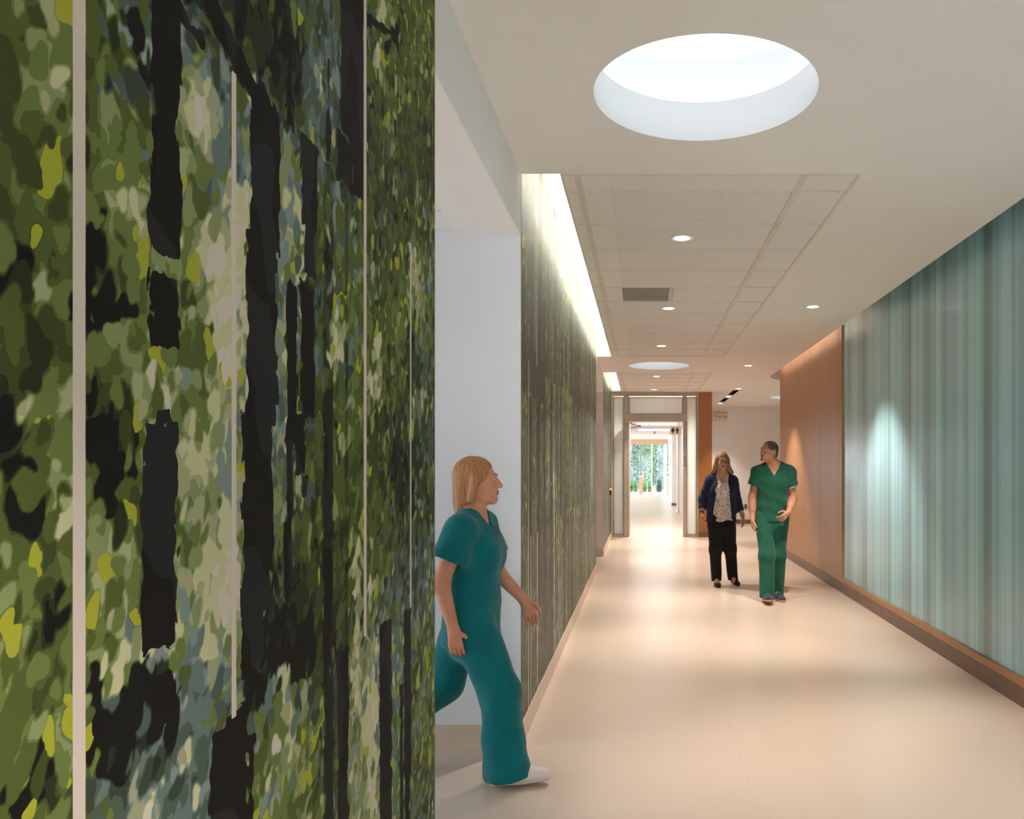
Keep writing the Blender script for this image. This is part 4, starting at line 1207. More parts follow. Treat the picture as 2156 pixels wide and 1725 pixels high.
        # light smoothing
        for _ in range(2):
            sm = np.zeros_like(co); n = np.zeros(len(co))
            for i in range(4):
                a, b2 = q[:, i], q[:, (i+1) % 4]
                for x in range(3):
                    sm[:, x] += np.bincount(a, co[b2, x], len(co))+np.bincount(b2, co[a, x], len(co))
                n += np.bincount(a, minlength=len(co))+np.bincount(b2, minlength=len(co))
            co = co*.5+.5*sm/np.maximum(n, 1)[:, None]
        me = bpy.data.meshes.new(name)
        me.vertices.add(len(co)); me.vertices.foreach_set('co', co.astype(np.float32).ravel())
        me.loops.add(q.size); me.loops.foreach_set('vertex_index', q.astype(np.int32).ravel())
        me.polygons.add(len(q)); me.polygons.foreach_set('loop_start', np.arange(0, q.size, 4, dtype=np.int32))
        me.update(calc_edges=True)
        return link_mesh(name, me, mat, parent, True)

def rotz(a):
    a = math.radians(a); return np.array([[math.cos(a), -math.sin(a), 0], [math.sin(a), math.cos(a), 0], [0, 0, 1]])
def rotx(a):
    a = math.radians(a); return np.array([[1, 0, 0], [0, math.cos(a), -math.sin(a)], [0, math.sin(a), math.cos(a)]])
def roty(a):
    a = math.radians(a); return np.array([[math.cos(a), 0, math.sin(a)], [0, 1, 0], [-math.sin(a), 0, math.cos(a)]])
def unit(v):
    v = np.array(v, float); return v/np.linalg.norm(v)

class Head:
    """face looks along -y in head space; centre between the ears"""
    def __init__(s, c, R, k=1.0, female=False):
        s.c = np.array(c, float); s.R = R; s.k = k; s.fem = female
    def p(s, x, y, z): return s.c+s.R@(np.array((x, y, z), float)*s.k)
    def r(s, *a): return tuple(v*s.k for v in a)
    def skin(s, S, neck):
        R = s.R; e = lambda c, r, k=.02, op='u', RR=None: S.ell(s.p(*c), s.r(*r), R if RR is None else R@RR, k*s.k, op)
        e((0, .012, .030), (.074, .094, .086)); e((0, -.028, -.028), (.060, .068, .080), .03)
        w = .040 if s.fem else .047
        e((0, -.042, -.078), (w, .045, .034), .03); S.cone(s.p(-.012, -.076, -.098), s.p(.012, -.076, -.098), .017*s.k, .017*s.k, .02)
        for q in (-1, 1):
            e((q*.036, -.066, -.028), (.024, .022, .024), .02)
            e((q*.052, -.015, -.070), (.018, .035, .026), .025)
            e((q*.031, -.099, .008), (.017, .013, .011), .012, 's')
        S.cone(s.p(-.036, -.084, .026), s.p(.036, -.084, .026), .011*s.k, .011*s.k, .015)
        S.cone(s.p(0, -.092, .012), s.p(0, -.113, -.026), .0085*s.k, .0125*s.k, .012)
        for q in (-1, 1):
            S.cone(s.p(q*.011, -.100, -.029), s.p(q*.011, -.098, -.030), .0085*s.k, .0085*s.k, .008)
            e((q*.031, -.082, .008), (.0135, .0135, .0125), .003)
            e((q*.077, .012, -.004), (.010, .020, .031), .012, RR=rotz(q*-18)); e((q*.084, .006, -.002), (.006, .010, .018), .006, 's')
        S.cone(s.p(-.018, -.090, -.052), s.p(.018, -.090, -.052), .0070*s.k, .0070*s.k, .008)
        S.cone(s.p(-.014, -.089, -.062), s.p(.014, -.089, -.062), .0078*s.k, .0078*s.k, .008)
        S.cone(s.p(-.020, -.099, -.057), s.p(.020, -.099, -.057), .0028*s.k, .0028*s.k, .004, op='s')
        S.cone(s.p(0, .018, -.06), neck, (.050 if s.fem else .058)*s.k, (.054 if s.fem else .064), .03)
    def details(s, body, brow_col, eye_col, lipcol):
        def ellobj(name, pts, mat):
            bm = bmesh.new()
            for c, r, RR in pts:
                v = bmesh.ops.create_uvsphere(bm, u_segments=12, v_segments=8, radius=1)['verts']
                Q = s.R@RR
                for w in v:
                    w.co = Vector(s.p(*c)+Q@(np.array(w.co)*np.array(s.r(*r))))
            return obj(name, bm, mat, body, True)
        for q in (-1, 1):
            ey = ellobj('eye', [((q*.031, -.0872, .008), (.0112, .0092, .0062), np.eye(3))], M['eyewhite'])
            bm = bmesh.new(); bmesh.ops.create_uvsphere(bm, u_segments=10, v_segments=6, radius=1)
            for w in bm.verts: w.co = Vector(s.p(q*.031, -.0935, .008)+s.R@(np.array(w.co)*np.array(s.r(.0052, .0034, .0052))))
            obj('iris', bm, eye_col, ey, True)
            bm = bmesh.new()
            tube(bm, [s.p(q*(.016+.034*i/5), -.0955+.010*(i/5)**2, .0265+.006*math.sin(PI*i/6)) for i in range(6)], [.0022*s.k, .0036*s.k, .0038*s.k, .0034*s.k, .0026*s.k, .0014*s.k], 6)
            obj('eyebrow', bm, brow_col, body, True)
        bm = bmesh.new()
        tube(bm, [s.p(-.022+.044*i/6, -.0955-.004*math.sin(PI*i/6), -.0525+.002*math.sin(PI*i/3)) for i in range(7)], [.001, .003, .0038, .0036, .0038, .003, .001], 6)
        tube(bm, [s.p(-.020+.040*i/6, -.0945-.005*math.sin(PI*i/6), -.0618-.003*math.sin(PI*i/6)) for i in range(7)], [.001, .0036, .0046, .0048, .0046, .0036, .001], 6)
        obj('lips', bm, lipcol, body, True)

def hand(S, w, d, n, t, k=1.0, curl=(22, 32, 24)):
    """w wrist, d finger direction, n palm normal (fingers curl towards it), t thumb side"""
    w = np.array(w, float); d = unit(d); t = unit(np.array(t)-d*np.dot(t, d)); n0 = np.array(n, float); nn = np.cross(d, t)
    n = nn if np.dot(nn, n0) > 0 else -nn
    P = lambda a, b, c: w+(d*a+t*b+n*c)*k
    for b in (-.028, -.010, .010, .028):
        S.cone(P(.012, b*.62, 0), P(.082, b, 0), .0125*k, .0118*k, .014)
    S.cone(P(.0, 0, 0), P(.03, 0, 0), .022*k, .02*k, .02)
    L = {.030: (.038, .025, .020), .010: (.043, .028, .021), -.010: (.040, .026, .020), -.029: (.031, .020, .018)}
    for q, (b, ls) in enumerate(L.items()):
        p = P(.086, b, 0); ang = 0; spread = b*.9
        for j, l in enumerate(ls):
            ang += curl[j]+(3-q)*0+q*2
            v = d*math.cos(math.radians(ang))+n*math.sin(math.radians(ang))+t*spread
            e = p+unit(v)*l*k
            S.cone(p, e, (.0088-.0006*j)*k, (.0084-.0008*j)*k, .004)
            p = e
    p = P(.022, .026, .004)
    for v, l, r in (((.62, .70, .25), .040, .0125), ((.85, .32, .34), .031, .0105), ((.92, .10, .36), .025, .0092)):
        e = p+unit(d*v[0]+t*v[1]+n*v[2])*l*k
        S.cone(p, e, r*k, r*.9*k, .006)
        p = e

def limb(S, J, up, lo, r0, r1, r2, k=.03):
    S.cone(J[0], J[1], r0, r1, k); S.cone(J[1], J[2], r1, r2, k)

def folds(amp, fx, fy, fz, ph=0.0):
    return lambda X, Y, Z: amp*(np.sin(fx*X+fz*Z+1.3*np.sin(.45*fz*Z+fy*Y)+ph)*.6+np.sin(.6*fy*Y-.7*fz*Z+fx*.5*X+2.1*ph)*.4)

def mat_skin(name, c):
    t = NT(name); co = t.coord()
    n = t.noise(co, 24, 3); b = t.noise(co, 300, 2)
    cc = t.ramp(n.outputs[0], [(.3, vary(c, .90)), (.7, vary(c, 1.08))])
    return t.done(t.bsdf(cc, .5, .4, 0, b.outputs[0], .0003, **{'Subsurface Weight': .08, 'Subsurface Scale': .01}))
def mat_cloth(name, c, rough=.85, var=.12, bd=.0008):
    t = NT(name); co = t.coord()
    n = t.noise(co, 7, 3); w = t.noise(t.coord((1, 1, .5)), 420, 1); f = t.noise(t.coord((1, 1, .4)), 26, 3, .6, .8)
    cc = t.ramp(n.outputs[0], [(.3, vary(c, 1-var)), (.7, vary(c, 1+var))])
    h = t.math('ADD', t.math('MULTIPLY', w.outputs[0], .12), t.math('MULTIPLY', f.outputs[0], 6))
    return t.done(t.bsdf(cc, rough, .2, 0, h, bd, **{'Sheen Weight': .15}))
def mat_floral():
    t = NT('floral_blouse_fabric'); co = t.coord((1, 1, .62))
    v = t.n('TexVoronoi'); v.inputs['Scale'].default_value = 64; t.l(co, v.inputs['Vector'])
    sc = t.n('SeparateColor'); t.l(v.outputs['Color'], sc.inputs[0])
    dots = t.math('LESS_THAN', v.outputs['Distance'], .40)
    col = t.ramp(sc.outputs[0], [(0, S(188, 140, 128)), (.28, S(120, 112, 112)), (.45, S(90, 96, 104)), (.6, S(168, 140, 70)), (.75, S(214, 176, 164)), (.88, S(110, 120, 96))], 'CONSTANT')
    c = t.mix(dots, S(222, 205, 200), col)
    f = t.noise(t.coord((1, 1, .4)), 30, 2)
    return t.done(t.bsdf(c, .8, .2, 0, f.outputs[0], .004))
def mat_hair(name, a, b):
    t = NT(name); co = t.coord((160, 160, 9))
    n = t.noise(co, 1, 3, .6, .3)
    c = t.ramp(n.outputs[0], [(.35, a), (.68, b)])
    return t.done(t.bsdf(c, .5, .35, 0, n.outputs[0], .003))
M['eyewhite'] = mat_plain('eye_white', (.75, .72, .68, 1), .3)
M['iris_blue'] = mat_plain('grey_blue_iris', (.07, .10, .13, 1), .2)
M['iris_brown'] = mat_plain('brown_iris', (.05, .03, .02, 1), .2)
M['skin_a'] = mat_skin('skin_tone_ruddy', S(196, 136, 108)); M['skin_b'] = mat_skin('skin_tone_fair', S(204, 148, 122)); M['skin_c'] = mat_skin('skin_tone_rosy', S(208, 144, 116))
M['lip'] = mat_plain('lips', S(160, 92, 84), .45)
M['green'] = mat_cloth('green_scrub_cotton', S(28, 84, 65)); M['teal'] = mat_cloth('teal_scrub_cotton', S(0, 102, 108))
M['navy'] = mat_cloth('navy_knit', S(36, 38, 66)); M['blackcloth'] = mat_cloth('black_trouser_cloth', S(28, 24, 24)); M['lavender'] = mat_cloth('pale_undershirt', S(206, 200, 214))
M['floral'] = mat_floral()
M['hair_grey'] = mat_hair('short_grey_brown_hair', S(62, 50, 44), S(112, 96, 86)); M['hair_blond'] = mat_hair('dark_blond_hair', S(118, 84, 56), S(184, 142, 100)); M['hair_copper'] = mat_hair('light_copper_hair', S(146, 92, 52), S(200, 148, 100))
M['beard'] = mat_plain('goatee_hair', S(128, 98, 84), .8)
M['shoe_navy'] = mat_cloth('navy_mesh_shoe', S(52, 58, 72)); M['sole_tan'] = mat_plain('tan_rubber_sole', S(196, 140, 84), .6); M['shoe_white'] = mat_plain('white_leather', S(226, 212, 200), .5); M['sole_white'] = mat_plain('white_rubber', S(214, 196, 182), .6)
M['shoe_black'] = mat_plain('black_leather', S(24, 20, 20), .35); M['teal_pop'] = mat_plain('green_toe_bumper', S(70, 140, 110), .6)

def shoe(parent, ankle, toe_dir, up, mat, solemat, L=.28, w=.048, low=False, name='shoe'):
    """heel below the ankle; toe_dir horizontal-ish, up gives the roll"""
    d = unit(toe_dir); u = unit(np.array(up)-d*np.dot(up, d)); s = np.cross(d, u); R = np.stack([s, d, u], 1)
    base = np.array(ankle, float)
    P = lambda a, b, c: base+s*a+d*b+u*c
    lo = base-.36; hi = base+.36
    S1 = Sdf(lo, hi, .006)
    S1.cone(P(0, -.028, .030), P(0, L*.42, .030), w*.80, w*.92, .02, )
    S1.cone(P(0, L*.35, .028), P(0, L-.075, .022), w*.95, w*.78, .02)
    if not low:
        S1.cone(P(0, -.018, .045), P(0, .045, .052), w*.80, w*.70, .03)
        S1.cone(P(0, .03, .05), P(0, L*.5, .030), w*.68, w*.62, .03)
    fn = lambda z0: (lambda X, Y, Z: -((X-base[0])*u[0]+(Y-base[1])*u[1]+(Z-base[2])*u[2]-z0))
    S1.clip(fn(.016))
    if low:
        S1.clip(lambda X, Y, Z: ((X-base[0])*u[0]+(Y-base[1])*u[1]+(Z-base[2])*u[2]-.050))
        S1.ell(P(0, L*.28, .068), (w*.62, L*.30, .036), R, .008, 's')
    o = S1.mesh(name, mat, parent)
    S2 = Sdf(lo, hi, .006)
    S2.cone(P(0, -.026, .02), P(0, L*.42, .02), w*.86, w*.98, .02); S2.cone(P(0, L*.35, .02), P(0, L-.072, .02), w*1.0, w*.84, .02)
    S2.clip(fn(.0)); S2.clip(lambda X, Y, Z: ((X-base[0])*u[0]+(Y-base[1])*u[1]+(Z-base[2])*u[2]-(.010 if low else .022)))
    S2.mesh('sole', solemat, o)
    return o, P

def nohair(H, kind, res=.005):
    S1 = Sdf(H.c-.30, H.c+.24, res)
    Rt = H.R.T
    def loc(X, Y, Z):
        dx, dy, dz = X-H.c[0], Y-H.c[1], Z-H.c[2]
        return [(dx*Rt[i, 0]+dy*Rt[i, 1]+dz*Rt[i, 2])/H.k for i in range(3)]
    return S1, loc

# ------------------------------------------------------------ man in green scrubs
def man():
    X0, Y0m = (1625-1352)*8.87/1655, 8.87
    J = dict(pel=(.005, .02, .95), waist=(.005, .02, 1.10), chest=(.02, .02, 1.31), neck=(.025, .025, 1.50),
             sR=(-.155, .015, 1.425), sL=(.195, .02, 1.435), eR=(-.215, .045, 1.14), wR=(-.222, -.02, .905), eL=(.245, .035, 1.135), wL=(.155, -.165, .985),
             hR=(-.085, .02, .92), hL=(.09, .02, .92), kR=(-.075, -.11, .50), aR=(-.085, -.19, .10), kL=(.070, .0, .50), aL=(.062, .04, .09))
    Hd = Head((-.030, -.005, 1.665), rotz(-58)@rotx(-6)@roty(3), 1.02)
    S1 = Sdf((-.40, -.42, .0), (.42, .26, 1.82), .0045)
    Hd.skin(S1, J['neck'])
    F = (1, .68, 1)
    S1.cone(J['pel'], J['waist'], .145, .140, .05, F); S1.cone(J['waist'], J['chest'], .140, .165, .05, F); S1.cone(J['chest'], J['neck'], .150, .07, .05, F)
    for s in 'RL':
        S1.cone(np.array(J['neck'])-(0, 0, .01), J['s'+s], .046, .056, .05)
        limb(S1, (J['s'+s], J['e'+s], J['w'+s]), 0, 0, .056, .043, .030)
        S1.cone(np.array(J['e'+s])*.7+np.array(J['w'+s])*.3, np.array(J['e'+s])*.5+np.array(J['w'+s])*.5, .043, .040, .03)
        limb(S1, (J['h'+s], J['k'+s], J['a'+s]), 0, 0, .085, .058, .042)
        S1.cone(J['a'+s], np.array(J['a'+s])+(0, -.10, -.045), .035, .03, .03)
    hand(S1, J['wR'], (.02, -.12, -1), (1, .1, 0), (0, -1, 0), 1.0, (18, 26, 18))
    hand(S1, J['wL'], (-.62, -.42, -.52), (-.2, .75, -.5), (-.4, -.3, .8), 1.02, (30, 42, 30))
    body = S1.mesh('person', M['skin_a'])
    body.location = (X0, Y0m, 0)
    tag(body, 'man in green scrubs and navy sneakers, walking and turning his head to the woman', 'person')
    Hd.details(body, M['hair_grey'], M['iris_blue'], M['lip'])
    # hair: short, receding, grey-brown
    h, loc = nohair(Hd, 'short')
    R = Hd.R
    h.ell(Hd.p(0, .014, .034), Hd.r(.079, .098, .088), R, 0)
    h.ell(Hd.p(0, .045, -.02), Hd.r(.066, .062, .065), R, .02)
    def cut(X, Y, Z):
        x, y, z = loc(X, Y, Z)
        front = -(y+.052-.35*np.maximum(z-.06, 0)*0+np.where(z < .055, .0, -.0)+.22*np.abs(x))          # receding forehead line
        low = -(z-(.020-.9*np.clip(y-.01, 0, .09)))
        return np.maximum(front*np.where(z > .03, 1, 1), np.where(y < .015, -(z-.012), low))
    h.clip(cut)
    h.disp(folds(.0012, 90, 90, 120))
    h.mesh('hair', M['hair_grey'], body)
    g, loc = nohair(Hd, 'beard', .004)
    g.ell(Hd.p(0, -.075, -.092), Hd.r(.022, .023, .022), R, 0)
    g.clip(lambda X, Y, Z: -(-(loc(X, Y, Z)[1])-.062)); g.clip(lambda X, Y, Z: loc(X, Y, Z)[2]+.040)
    g.ell(Hd.p(0, -.10, -.057), Hd.r(.026, .02, .012), R, .003, 's')
    b = g.mesh('goatee', M['beard'], body)
    # scrub top
    T = Sdf((-.36, -.30, .78), (.40, .30, 1.60), .0055)
    F2 = (1, .74, 1)
    T.cone((.0, .01, .87), J['waist'], .180, .166, .05, F2); T.cone(J['waist'], J['chest'], .168, .182, .05, F2); T.cone(J['chest'], (.025, .03, 1.47), .172, .09, .05, F2)
    for s, q in (('R', -1), ('L', 1)):
        T.cone((.022+q*.045, .03, 1.498), J['s'+s], .066, .078, .05)
        T.sleeve(J['s'+s], J['e'+s], .50, .078, .086, .066)
    T.disp(folds(.005, 16, 22, 30, .4)); T.disp(folds(.002, 44, 30, 38, 1.4))
    T.clip(lambda X, Y, Z: -(Z-.875)+0*X+0*Y)
    T.cone((.01, .01, .80), (.01, .01, .895), .160, .160, .0, F2, 's')
    T.cone((.018, .040, 1.555), (.005, .025, 1.65), .066, .075, .0, op='s')
    T.clip(lambda X, Y, Z: np.where(Y < .03, np.minimum(np.minimum((Z-1.392)-1.75*np.abs(X-.015), .05), .05), -1)*np.where(Y < .03, 1, 1)+0*X)
    top = T.mesh('scrub_top', M['green'], body)
    # chest pocket outline
    bm = bmesh.new()
    yy = -.118
    # undershirt band below the left sleeve
    U = Sdf((.1, -.15, 1.15), (.40, .2, 1.45), .005)
    a = np.array(J['sL']); e = np.array(J['eL']); dd = unit(e-a)
    U.cone(a+(e-a)*.42, a+(e-a)*.66, .067, .064, 0)
    U.disp(folds(.003, 60, 60, 60))
    z1 = a+(e-a)*.60
    U.clip(lambda X, Y, Z: (X-z1[0])*dd[0]+(Y-z1[1])*dd[1]+(Z-z1[2])*dd[2])
    U.cone(a+(e-a)*.3, a+(e-a)*.8, .054, .052, 0, op='s')
    U.mesh('undershirt_sleeve', M['lavender'], body)['label'] = 'pale undershirt sleeve showing under the scrub sleeve'
    # trousers
    P = Sdf((-.32, -.42, .0), (.34, .30, 1.02), .0055)
    P.cone((.0, .015, .84), (.0, .015, .95), .172, .160, .05, F2)
    for s in 'RL':
        P.cone(J['h'+s], J['k'+s], .108, .088, .04); P.cone(J['k'+s], np.array(J['a'+s])+(0, .01, -.04), .088, .082, .04)
    P.disp(folds(.0045, 34, 26, 9, 1.0)); P.disp(folds(.0018, 46, 30, 30, .3))
    for s in 'RL':
        P.clip(lambda X, Y, Z: -(Z-.048)+0*X+0*Y)
        P.cone(np.array(J['a'+s])+(0, .01, -.12), np.array(J['a'+s])+(0, .01, -.03), .060, .058, 0, op='s')
    P.mesh('scrub_trousers', M['green'], body)
    for s, td in (('L', (.12, -1, 0)), ('R', (-.05, -1, .12))):
        a = np.array(J['a'+s]); up = (0, 0, 1)
        z0 = 0.0 if s == 'L' else .012
        o, PP = shoe(body, (a[0], a[1]+.005, z0), td, up, M['shoe_navy'], M['sole_tan'], .295, .052)
        c = PP(0, .235, .028)
        bm = bmesh.new(); bmesh.ops.create_uvsphere(bm, u_segments=12, v_segments=8, radius=1)
        for v in bm.verts: v.co = Vector(c)+Vector((v.co.x*.022, v.co.y*.018, v.co.z*.012))
        obj('toe_bumper', bm, M['teal_pop'], o, True)
    return body
man()

# ------------------------------------------------------------ woman in a navy cardigan
def woman():
    X0, Yw = (1522-1352)*9.9/1655, 9.9
    J = dict(pel=(-.02, .01, .87), waist=(-.015, .01, 1.01), chest=(-.015, .01, 1.21), neck=(-.012, .02, 1.395),
             sR=(-.150, .015, 1.325), sL=(.122, .015, 1.318), eR=(-.250, .045, 1.085), wR=(-.272, -.02, .905), eL=(.185, .045, 1.065), wL=(.245, -.01, .885),
             hR=(-.095, .01, .85), hL=(.058, .01, .85), kR=(-.095, -.03, .46), aR=(-.082, -.01, .085), kL=(.088, -.02, .46), aL=(.135, .05, .10))
    Hd = Head((-.010, -.0, 1.560), rotz(5)@rotx(2)@roty(2), .965, True)
    S1 = Sdf((-.42, -.30, .0), (.40, .28, 1.71), .0045)
    Hd.skin(S1, J['neck'])
    F = (1, .70, 1)
    S1.cone(J['pel'], J['waist'], .140, .125, .05, F); S1.cone(J['waist'], J['chest'], .125, .140, .05, F); S1.cone(J['chest'], J['neck'], .130, .055, .05, F)
    for s in 'RL':
        S1.cone(J['neck'], J['s'+s], .045, .050, .05)
        limb(S1, (J['s'+s], J['e'+s], J['w'+s]), 0, 0, .045, .036, .026)
        limb(S1, (J['h'+s], J['k'+s], J['a'+s]), 0, 0, .085, .055, .036)
        S1.cone(J['a'+s], np.array(J['a'+s])+(0, -.12, -.048), .032, .024, .03)
    hand(S1, J['wR'], (.05, -.25, -1), (1, 0, 0), (.1, -1, 0), .92, (24, 34, 24))
    hand(S1, J['wL'], (.22, -.1, -1), (-1, 0, 0), (-.1, -1, 0), .92, (16, 22, 16))
    body = S1.mesh('person', M['skin_b']); body.location = (X0, Yw, 0)
    tag(body, 'woman in navy cardigan, floral blouse and black trousers walking with glasses on', 'person')
    Hd.details(body, M['hair_blond'], M['iris_brown'], M['lip'])
    R = Hd.R
    h = Sdf((-.26, -.22, 1.30), (.24, .24, 1.74), .005)
    Rt = R.T
    def loc(X, Y, Z):
        dx, dy, dz = X-Hd.c[0], Y-Hd.c[1], Z-Hd.c[2]
        return [(dx*Rt[i, 0]+dy*Rt[i, 1]+dz*Rt[i, 2])/Hd.k for i in range(3)]
    h.ell(Hd.p(0, .016, .036), Hd.r(.086, .104, .094), R, 0)
    h.ell(Hd.p(0, .05, -.06), Hd.r(.085, .070, .14), R, .03)
    for q, ex in ((-1, -.125), (1, .105)):
        h.cone(Hd.p(q*.072, -.012, .03), Hd.p(q*.083, -.012, -.07), .027, .029, .02)
        h.cone(Hd.p(q*.083, -.012, -.07), (ex-.0, -.005, 1.425), .029, .030, .02)
        h.cone(Hd.p(q*.07, .04, -.07), (ex*.8, .045, 1.41), .04, .03, .03)
    h.ell(Hd.p(0, -.075, -.02), Hd.r(.060, .060, .083), R, .012, 's')
    h.ell(Hd.p(0, -.10, -.08), Hd.r(.050, .07, .09), R, .012, 's')
    h.cone(Hd.p(-.008, -.10, .125), Hd.p(-.008, .02, .142), .010, .006, .01, op='s')
    h.disp(folds(.0022, 110, 60, 16))
    h.mesh('hair', M['hair_blond'], body)
    # glasses
    bm = bmesh.new()
    for q in (-1, 1):
        tube(bm, [Hd.p(q*.033+.026*math.cos(2*PI*i/20), -.104+.35*abs(q*.033+.026*math.cos(2*PI*i/20))**2*10*.3, .004+.018*math.sin(2*PI*i/20)) for i in range(21)], .0026, 6, False)
        tube(bm, [Hd.p(q*.060, -.098, .010), Hd.p(q*.076, -.06, .010), Hd.p(q*.080, .005, .008)], .0024, 6)
    tube(bm, [Hd.p(-.008, -.108, .008), Hd.p(0, -.110, .010), Hd.p(.008, -.108, .008)], .0024, 6)
    obj('glasses', bm, M['dark'], body, True)['label'] = 'dark framed glasses'
    # blouse
    B = Sdf((-.26, -.24, .76), (.22, .22, 1.46), .0055)
    F2 = (1, .76, 1)
    B.cone((-.008, .0, .79), J['waist'], .168, .150, .05, F2); B.cone(J['waist'], J['chest'], .146, .156, .05, F2); B.cone(J['chest'], J['neck'], .146, .058, .05, F2)
    for q in (-1, 1): B.ell((-.012+q*.062, -.085, 1.20), (.062, .045, .06), None, .04)
    for s in 'RL': B.cone(J['neck'], J['s'+s], .052, .054, .05)
    B.disp(folds(.0035, 40, 20, 12))
    B.clip(lambda X, Y, Z: -(Z-.815-.012*np.sin(30*X))+0*Y)
    B.cone((-.01, .0, .70), (-.01, .0, .835), .154, .152, 0, F2, 's')
    B.cone((-.012, .03, 1.385), (-.012, .02, 1.50), .057, .075, 0, op='s')
    B.clip(lambda X, Y, Z: np.where(Y < .02, np.minimum((Z-1.265)-2.1*np.abs(X+.012), .05), -1)+0*X)
    B.mesh('blouse', M['floral'], body)['label'] = 'off-white blouse with small flowers'
    # cardigan, worn open
    C = Sdf((-.38, -.26, .74), (.34, .26, 1.46), .0055)
    C.cone((-.018, .015, .78), J['waist'], .196, .172, .05, F2); C.cone(J['waist'], J['chest'], .168, .172, .05, F2); C.cone(J['chest'], J['neck'], .160, .07, .05, F2)
    for q in (-1, 1): C.ell((-.012+q*.075, -.075, 1.20), (.062, .05, .075), None, .04)
    for s in 'RL':
        C.cone(J['neck'], J['s'+s], .060, .066, .05)
        C.cone(J['s'+s], np.array(J['s'+s])*.4+np.array(J['e'+s])*.6, .064, .057, .03)
        C.sleeve(J['e'+s], J['w'+s], .66 if s == 'R' else .74, .053, .046, .036, (J['s'+s], .064))
    C.disp(folds(.003, 18, 20, 34, .8))
    C.clip(lambda X, Y, Z: np.where(np.abs(X+.015) < .24, -(Z-.80), -1)+0*Y)
    C.cone((-.015, .01, .68), (-.015, .01, .83), .180, .178, 0, F2, 's')
    # open front: wider towards the hem, meeting the collar
    C.clip(lambda X, Y, Z: np.where(Y < -.01, (.066+.062*np.clip((1.30-Z)/.5, 0, 1)+.018*np.clip((Z-1.30)/.1, 0, 1))-np.abs(X+.008+.012*np.clip((1.3-Z)/.5, 0, 1)), -1))
    C.cone((-.012, .03, 1.39), (-.012, .02, 1.50), .066, .085, 0, op='s')
    C.mesh('cardigan', M['navy'], body)['label'] = 'navy open cardigan with sleeves pushed up'
    # trousers
    P = Sdf((-.30, -.24, .0), (.28, .26, .96), .0055)
    P.cone((-.02, .01, .75), (-.02, .01, .84), .170, .138, .05, F2)
    for s in 'RL':
        P.cone(J['h'+s], J['k'+s], .106, .078, .03); P.cone(J['k'+s], np.array(J['a'+s])+(0, .01, -.03), .078, .064, .04)
    P.disp(folds(.0035, 14, 16, 22, .2))
    P.clip(lambda X, Y, Z: -(Z-.055)+0*X+0*Y)
    for s in 'RL': P.cone(np.array(J['a'+s])+(0, 0, -.10), np.array(J['a'+s])+(0, 0, .0), .054, .05, 0, op='s')
    P.mesh('trousers', M['blackcloth'], body)
    for s, td in (('R', (.05, -1, 0)), ('L', (.25, -1, -.10))):
        a = np.array(J['a'+s]); shoe(body, (a[0], a[1], 0.0 if s == 'R' else .028), td, (0, 0, 1), M['shoe_black'], M['shoe_black'], .245, .040, True, 'flat_shoe')
    # wristwatch
    w = np.array(J['wR']); e = np.array(J['eR']); d = unit(w-e); u = unit(np.cross(d, (0, 1, 0))); v = np.cross(d, u); c = w-d*.02
    bm = bmesh.new()
    tube(bm, [c+(u*math.cos(2*PI*i/20)+v*math.sin(2*PI*i/20))*.030 for i in range(21)], .006, 6, False)
    wt = obj('wristwatch', bm, M['dark'], body, True)
    bm = bmesh.new(); tube(bm, [c+u*.030*(1 if u[0] < 0 else -1), c+u*.040*(1 if u[0] < 0 else -1)], .017, 14)
    obj('watch_face', bm, M['steel'], wt)
    return body
woman()

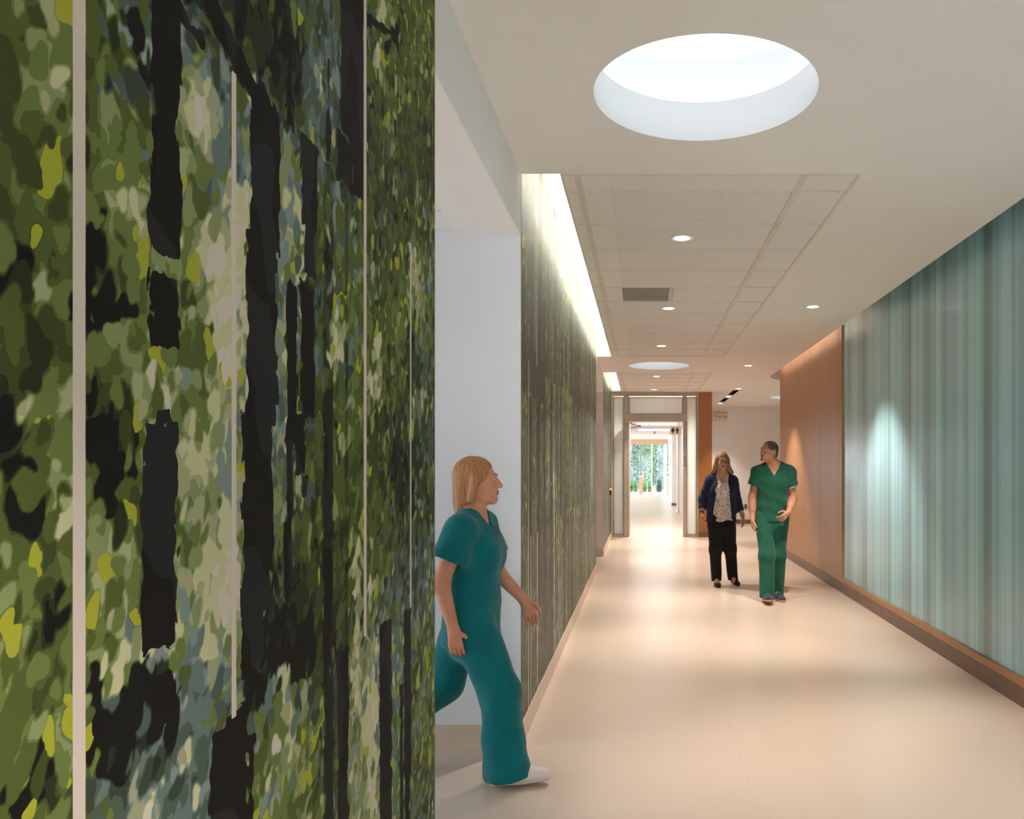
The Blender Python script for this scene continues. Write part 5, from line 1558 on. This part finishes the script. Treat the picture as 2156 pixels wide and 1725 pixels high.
# ------------------------------------------------------------ woman in teal scrubs striding out of the side corridor
def walker():
    X0, Yk = (1000-1352)*3.79/1655, 3.79
    f = lambda lx, fw, z: (lx, -fw, z)
    J = dict(pel=f(0, -.02, .80), waist=f(0, -.015, .92), chest=f(0, -.01, 1.10), neck=f(0, -.015, 1.265),
             sR=f(-.165, -.03, 1.205), sL=f(.165, .0, 1.205), eR=f(-.215, -.11, .975), wR=f(-.20, -.055, .755), eL=f(.205, .065, .965), wL=f(.165, .215, .825),
             hR=f(-.085, -.01, .80), hL=f(.085, -.03, .80), kR=f(-.085, .135, .44), aR=f(-.085, .165, .095), kL=f(.085, -.165, .44), aL=f(.085, -.47, .19))
    Hd = Head(f(0, .012, 1.425), rotz(4)@rotx(-3), .97, True)
    S1 = Sdf((-.36, -.36, .0), (.34, .60, 1.58), .0045)
    Hd.skin(S1, J['neck'])
    F = (1, .72, 1)
    S1.cone(J['pel'], J['waist'], .145, .130, .05, F); S1.cone(J['waist'], J['chest'], .130, .145, .05, F); S1.cone(J['chest'], J['neck'], .130, .055, .05, F)
    for s in 'RL':
        S1.cone(J['neck'], J['s'+s], .045, .052, .05)
        limb(S1, (J['s'+s], J['e'+s], J['w'+s]), 0, 0, .049, .039, .026)
        limb(S1, (J['h'+s], J['k'+s], J['a'+s]), 0, 0, .085, .055, .038)
    S1.cone(J['aR'], f(-.085, .27, .06), .033, .026, .03); S1.cone(J['aL'], f(.085, -.40, .09), .033, .026, .03)
    hand(S1, J['wR'], f(.05, .12, -1), f(1, 0, .1), f(0, 1, .1), .92, (20, 28, 20))
    hand(S1, J['wL'], f(-.1, .42, -1), f(-1, -.3, -.1), f(-.1, .9, .5), .92, (22, 30, 22))
    body = S1.mesh('person', M['skin_c']); body.location = (X0, Yk, 0); body.rotation_euler = (0, 0, PI/2)
    tag(body, 'woman in teal scrubs and white shoes striding out past the forest mural edge', 'person')
    Hd.details(body, M['hair_copper'], M['iris_blue'], M['lip'])
    R = Hd.R
    h, loc = nohair(Hd, 'bob')
    h.ell(Hd.p(0, .018, .038), Hd.r(.086, .105, .092), R, 0)
    h.ell(Hd.p(0, .058, -.045), Hd.r(.078, .066, .115), R, .03)
    h.ell(Hd.p(0, .075, -.12), Hd.r(.062, .045, .065), R, .03)
    for q in (-1, 1):
        h.cone(Hd.p(q*.070, .0, .03), Hd.p(q*.076, .022, -.085), .024, .020, .02)
    h.ell(Hd.p(0, -.085, -.02), Hd.r(.072, .065, .088), R, .012, 's')
    h.ell(Hd.p(0, -.10, -.10), Hd.r(.08, .085, .08), R, .012, 's')
    h.disp(folds(.002, 100, 60, 20))
    h.mesh('hair', M['hair_copper'], body)
    F2 = (1, .78, 1)
    T = Sdf((-.34, -.30, .58), (.32, .30, 1.36), .0055)
    T.cone(f(0, -.02, .66), J['waist'], .182, .164, .05, F2); T.cone(J['waist'], J['chest'], .164, .165, .05, F2); T.cone(J['chest'], J['neck'], .152, .065, .05, F2)
    for q in (-1, 1): T.ell(f(q*.068, .085, 1.07), (.068, .05, .07), None, .05)
    for s in 'RL':
        T.cone(J['neck'], J['s'+s], .056, .070, .05)
        T.sleeve(J['s'+s], J['e'+s], .60, .074, .090, .066)
    T.disp(folds(.005, 16, 20, 26, .3)); T.disp(folds(.002, 40, 30, 44, 2.3))
    T.clip(lambda X, Y, Z: -(Z-.645)+0*X+0*Y)
    T.cone(f(0, -.02, .58), f(0, -.02, .665), .164, .164, 0, F2, 's')
    T.cone(f(0, -.015, 1.26), f(0, .005, 1.38), .050, .070, 0, op='s')
    T.clip(lambda X, Y, Z: np.where(Y < .0, np.minimum((Z-1.165)-1.8*np.abs(X), .05), -1)+0*X)
    T.mesh('scrub_top', M['teal'], body)
    P = Sdf((-.28, -.36, .0), (.28, .62, .90), .0055)
    P.cone(f(0, -.02, .72), f(0, -.02, .82), .168, .155, .05, F2)
    for s in 'RL':
        a = np.array(J['a'+s]); k = np.array(J['k'+s])
        P.cone(J['h'+s], k, .112, .092, .04); e = a+unit(a-k)*.05
        P.cone(k, a+(k-a)*.35, .092, .098, .04); P.cone(a+(k-a)*.35, e, .098, .112, .03)
    P.disp(folds(.006, 26, 30, 10, 1.7)); P.disp(folds(.003, 36, 34, 30, .6))
    for s in 'RL':
        a = np.array(J['a'+s]); k = np.array(J['k'+s]); d = unit(a-k); z = a+d*.055
        sg = -1 if s == 'R' else 1
        P.clip(lambda X, Y, Z: np.where(sg*X > 0, (X-z[0])*d[0]+(Y-z[1])*d[1]+(Z-z[2])*d[2], -1))
        P.cone(a+(k-a)*.08, a+d*.14, .094, .104, 0, op='s')
    P.clip(lambda X, Y, Z: -(Z-.018)+0*X+0*Y)
    P.mesh('scrub_trousers', M['teal'], body)
    shoe(body, f(-.085, .150, .004), f(0, 1, .10), (0, 0, 1), M['shoe_white'], M['sole_white'], .262, .046)
    shoe(body, f(.085, -.50, .115), f(0, .80, -.52), (0, -.52, .8), M['shoe_white'], M['sole_white'], .262, .046)
    return body
walker()
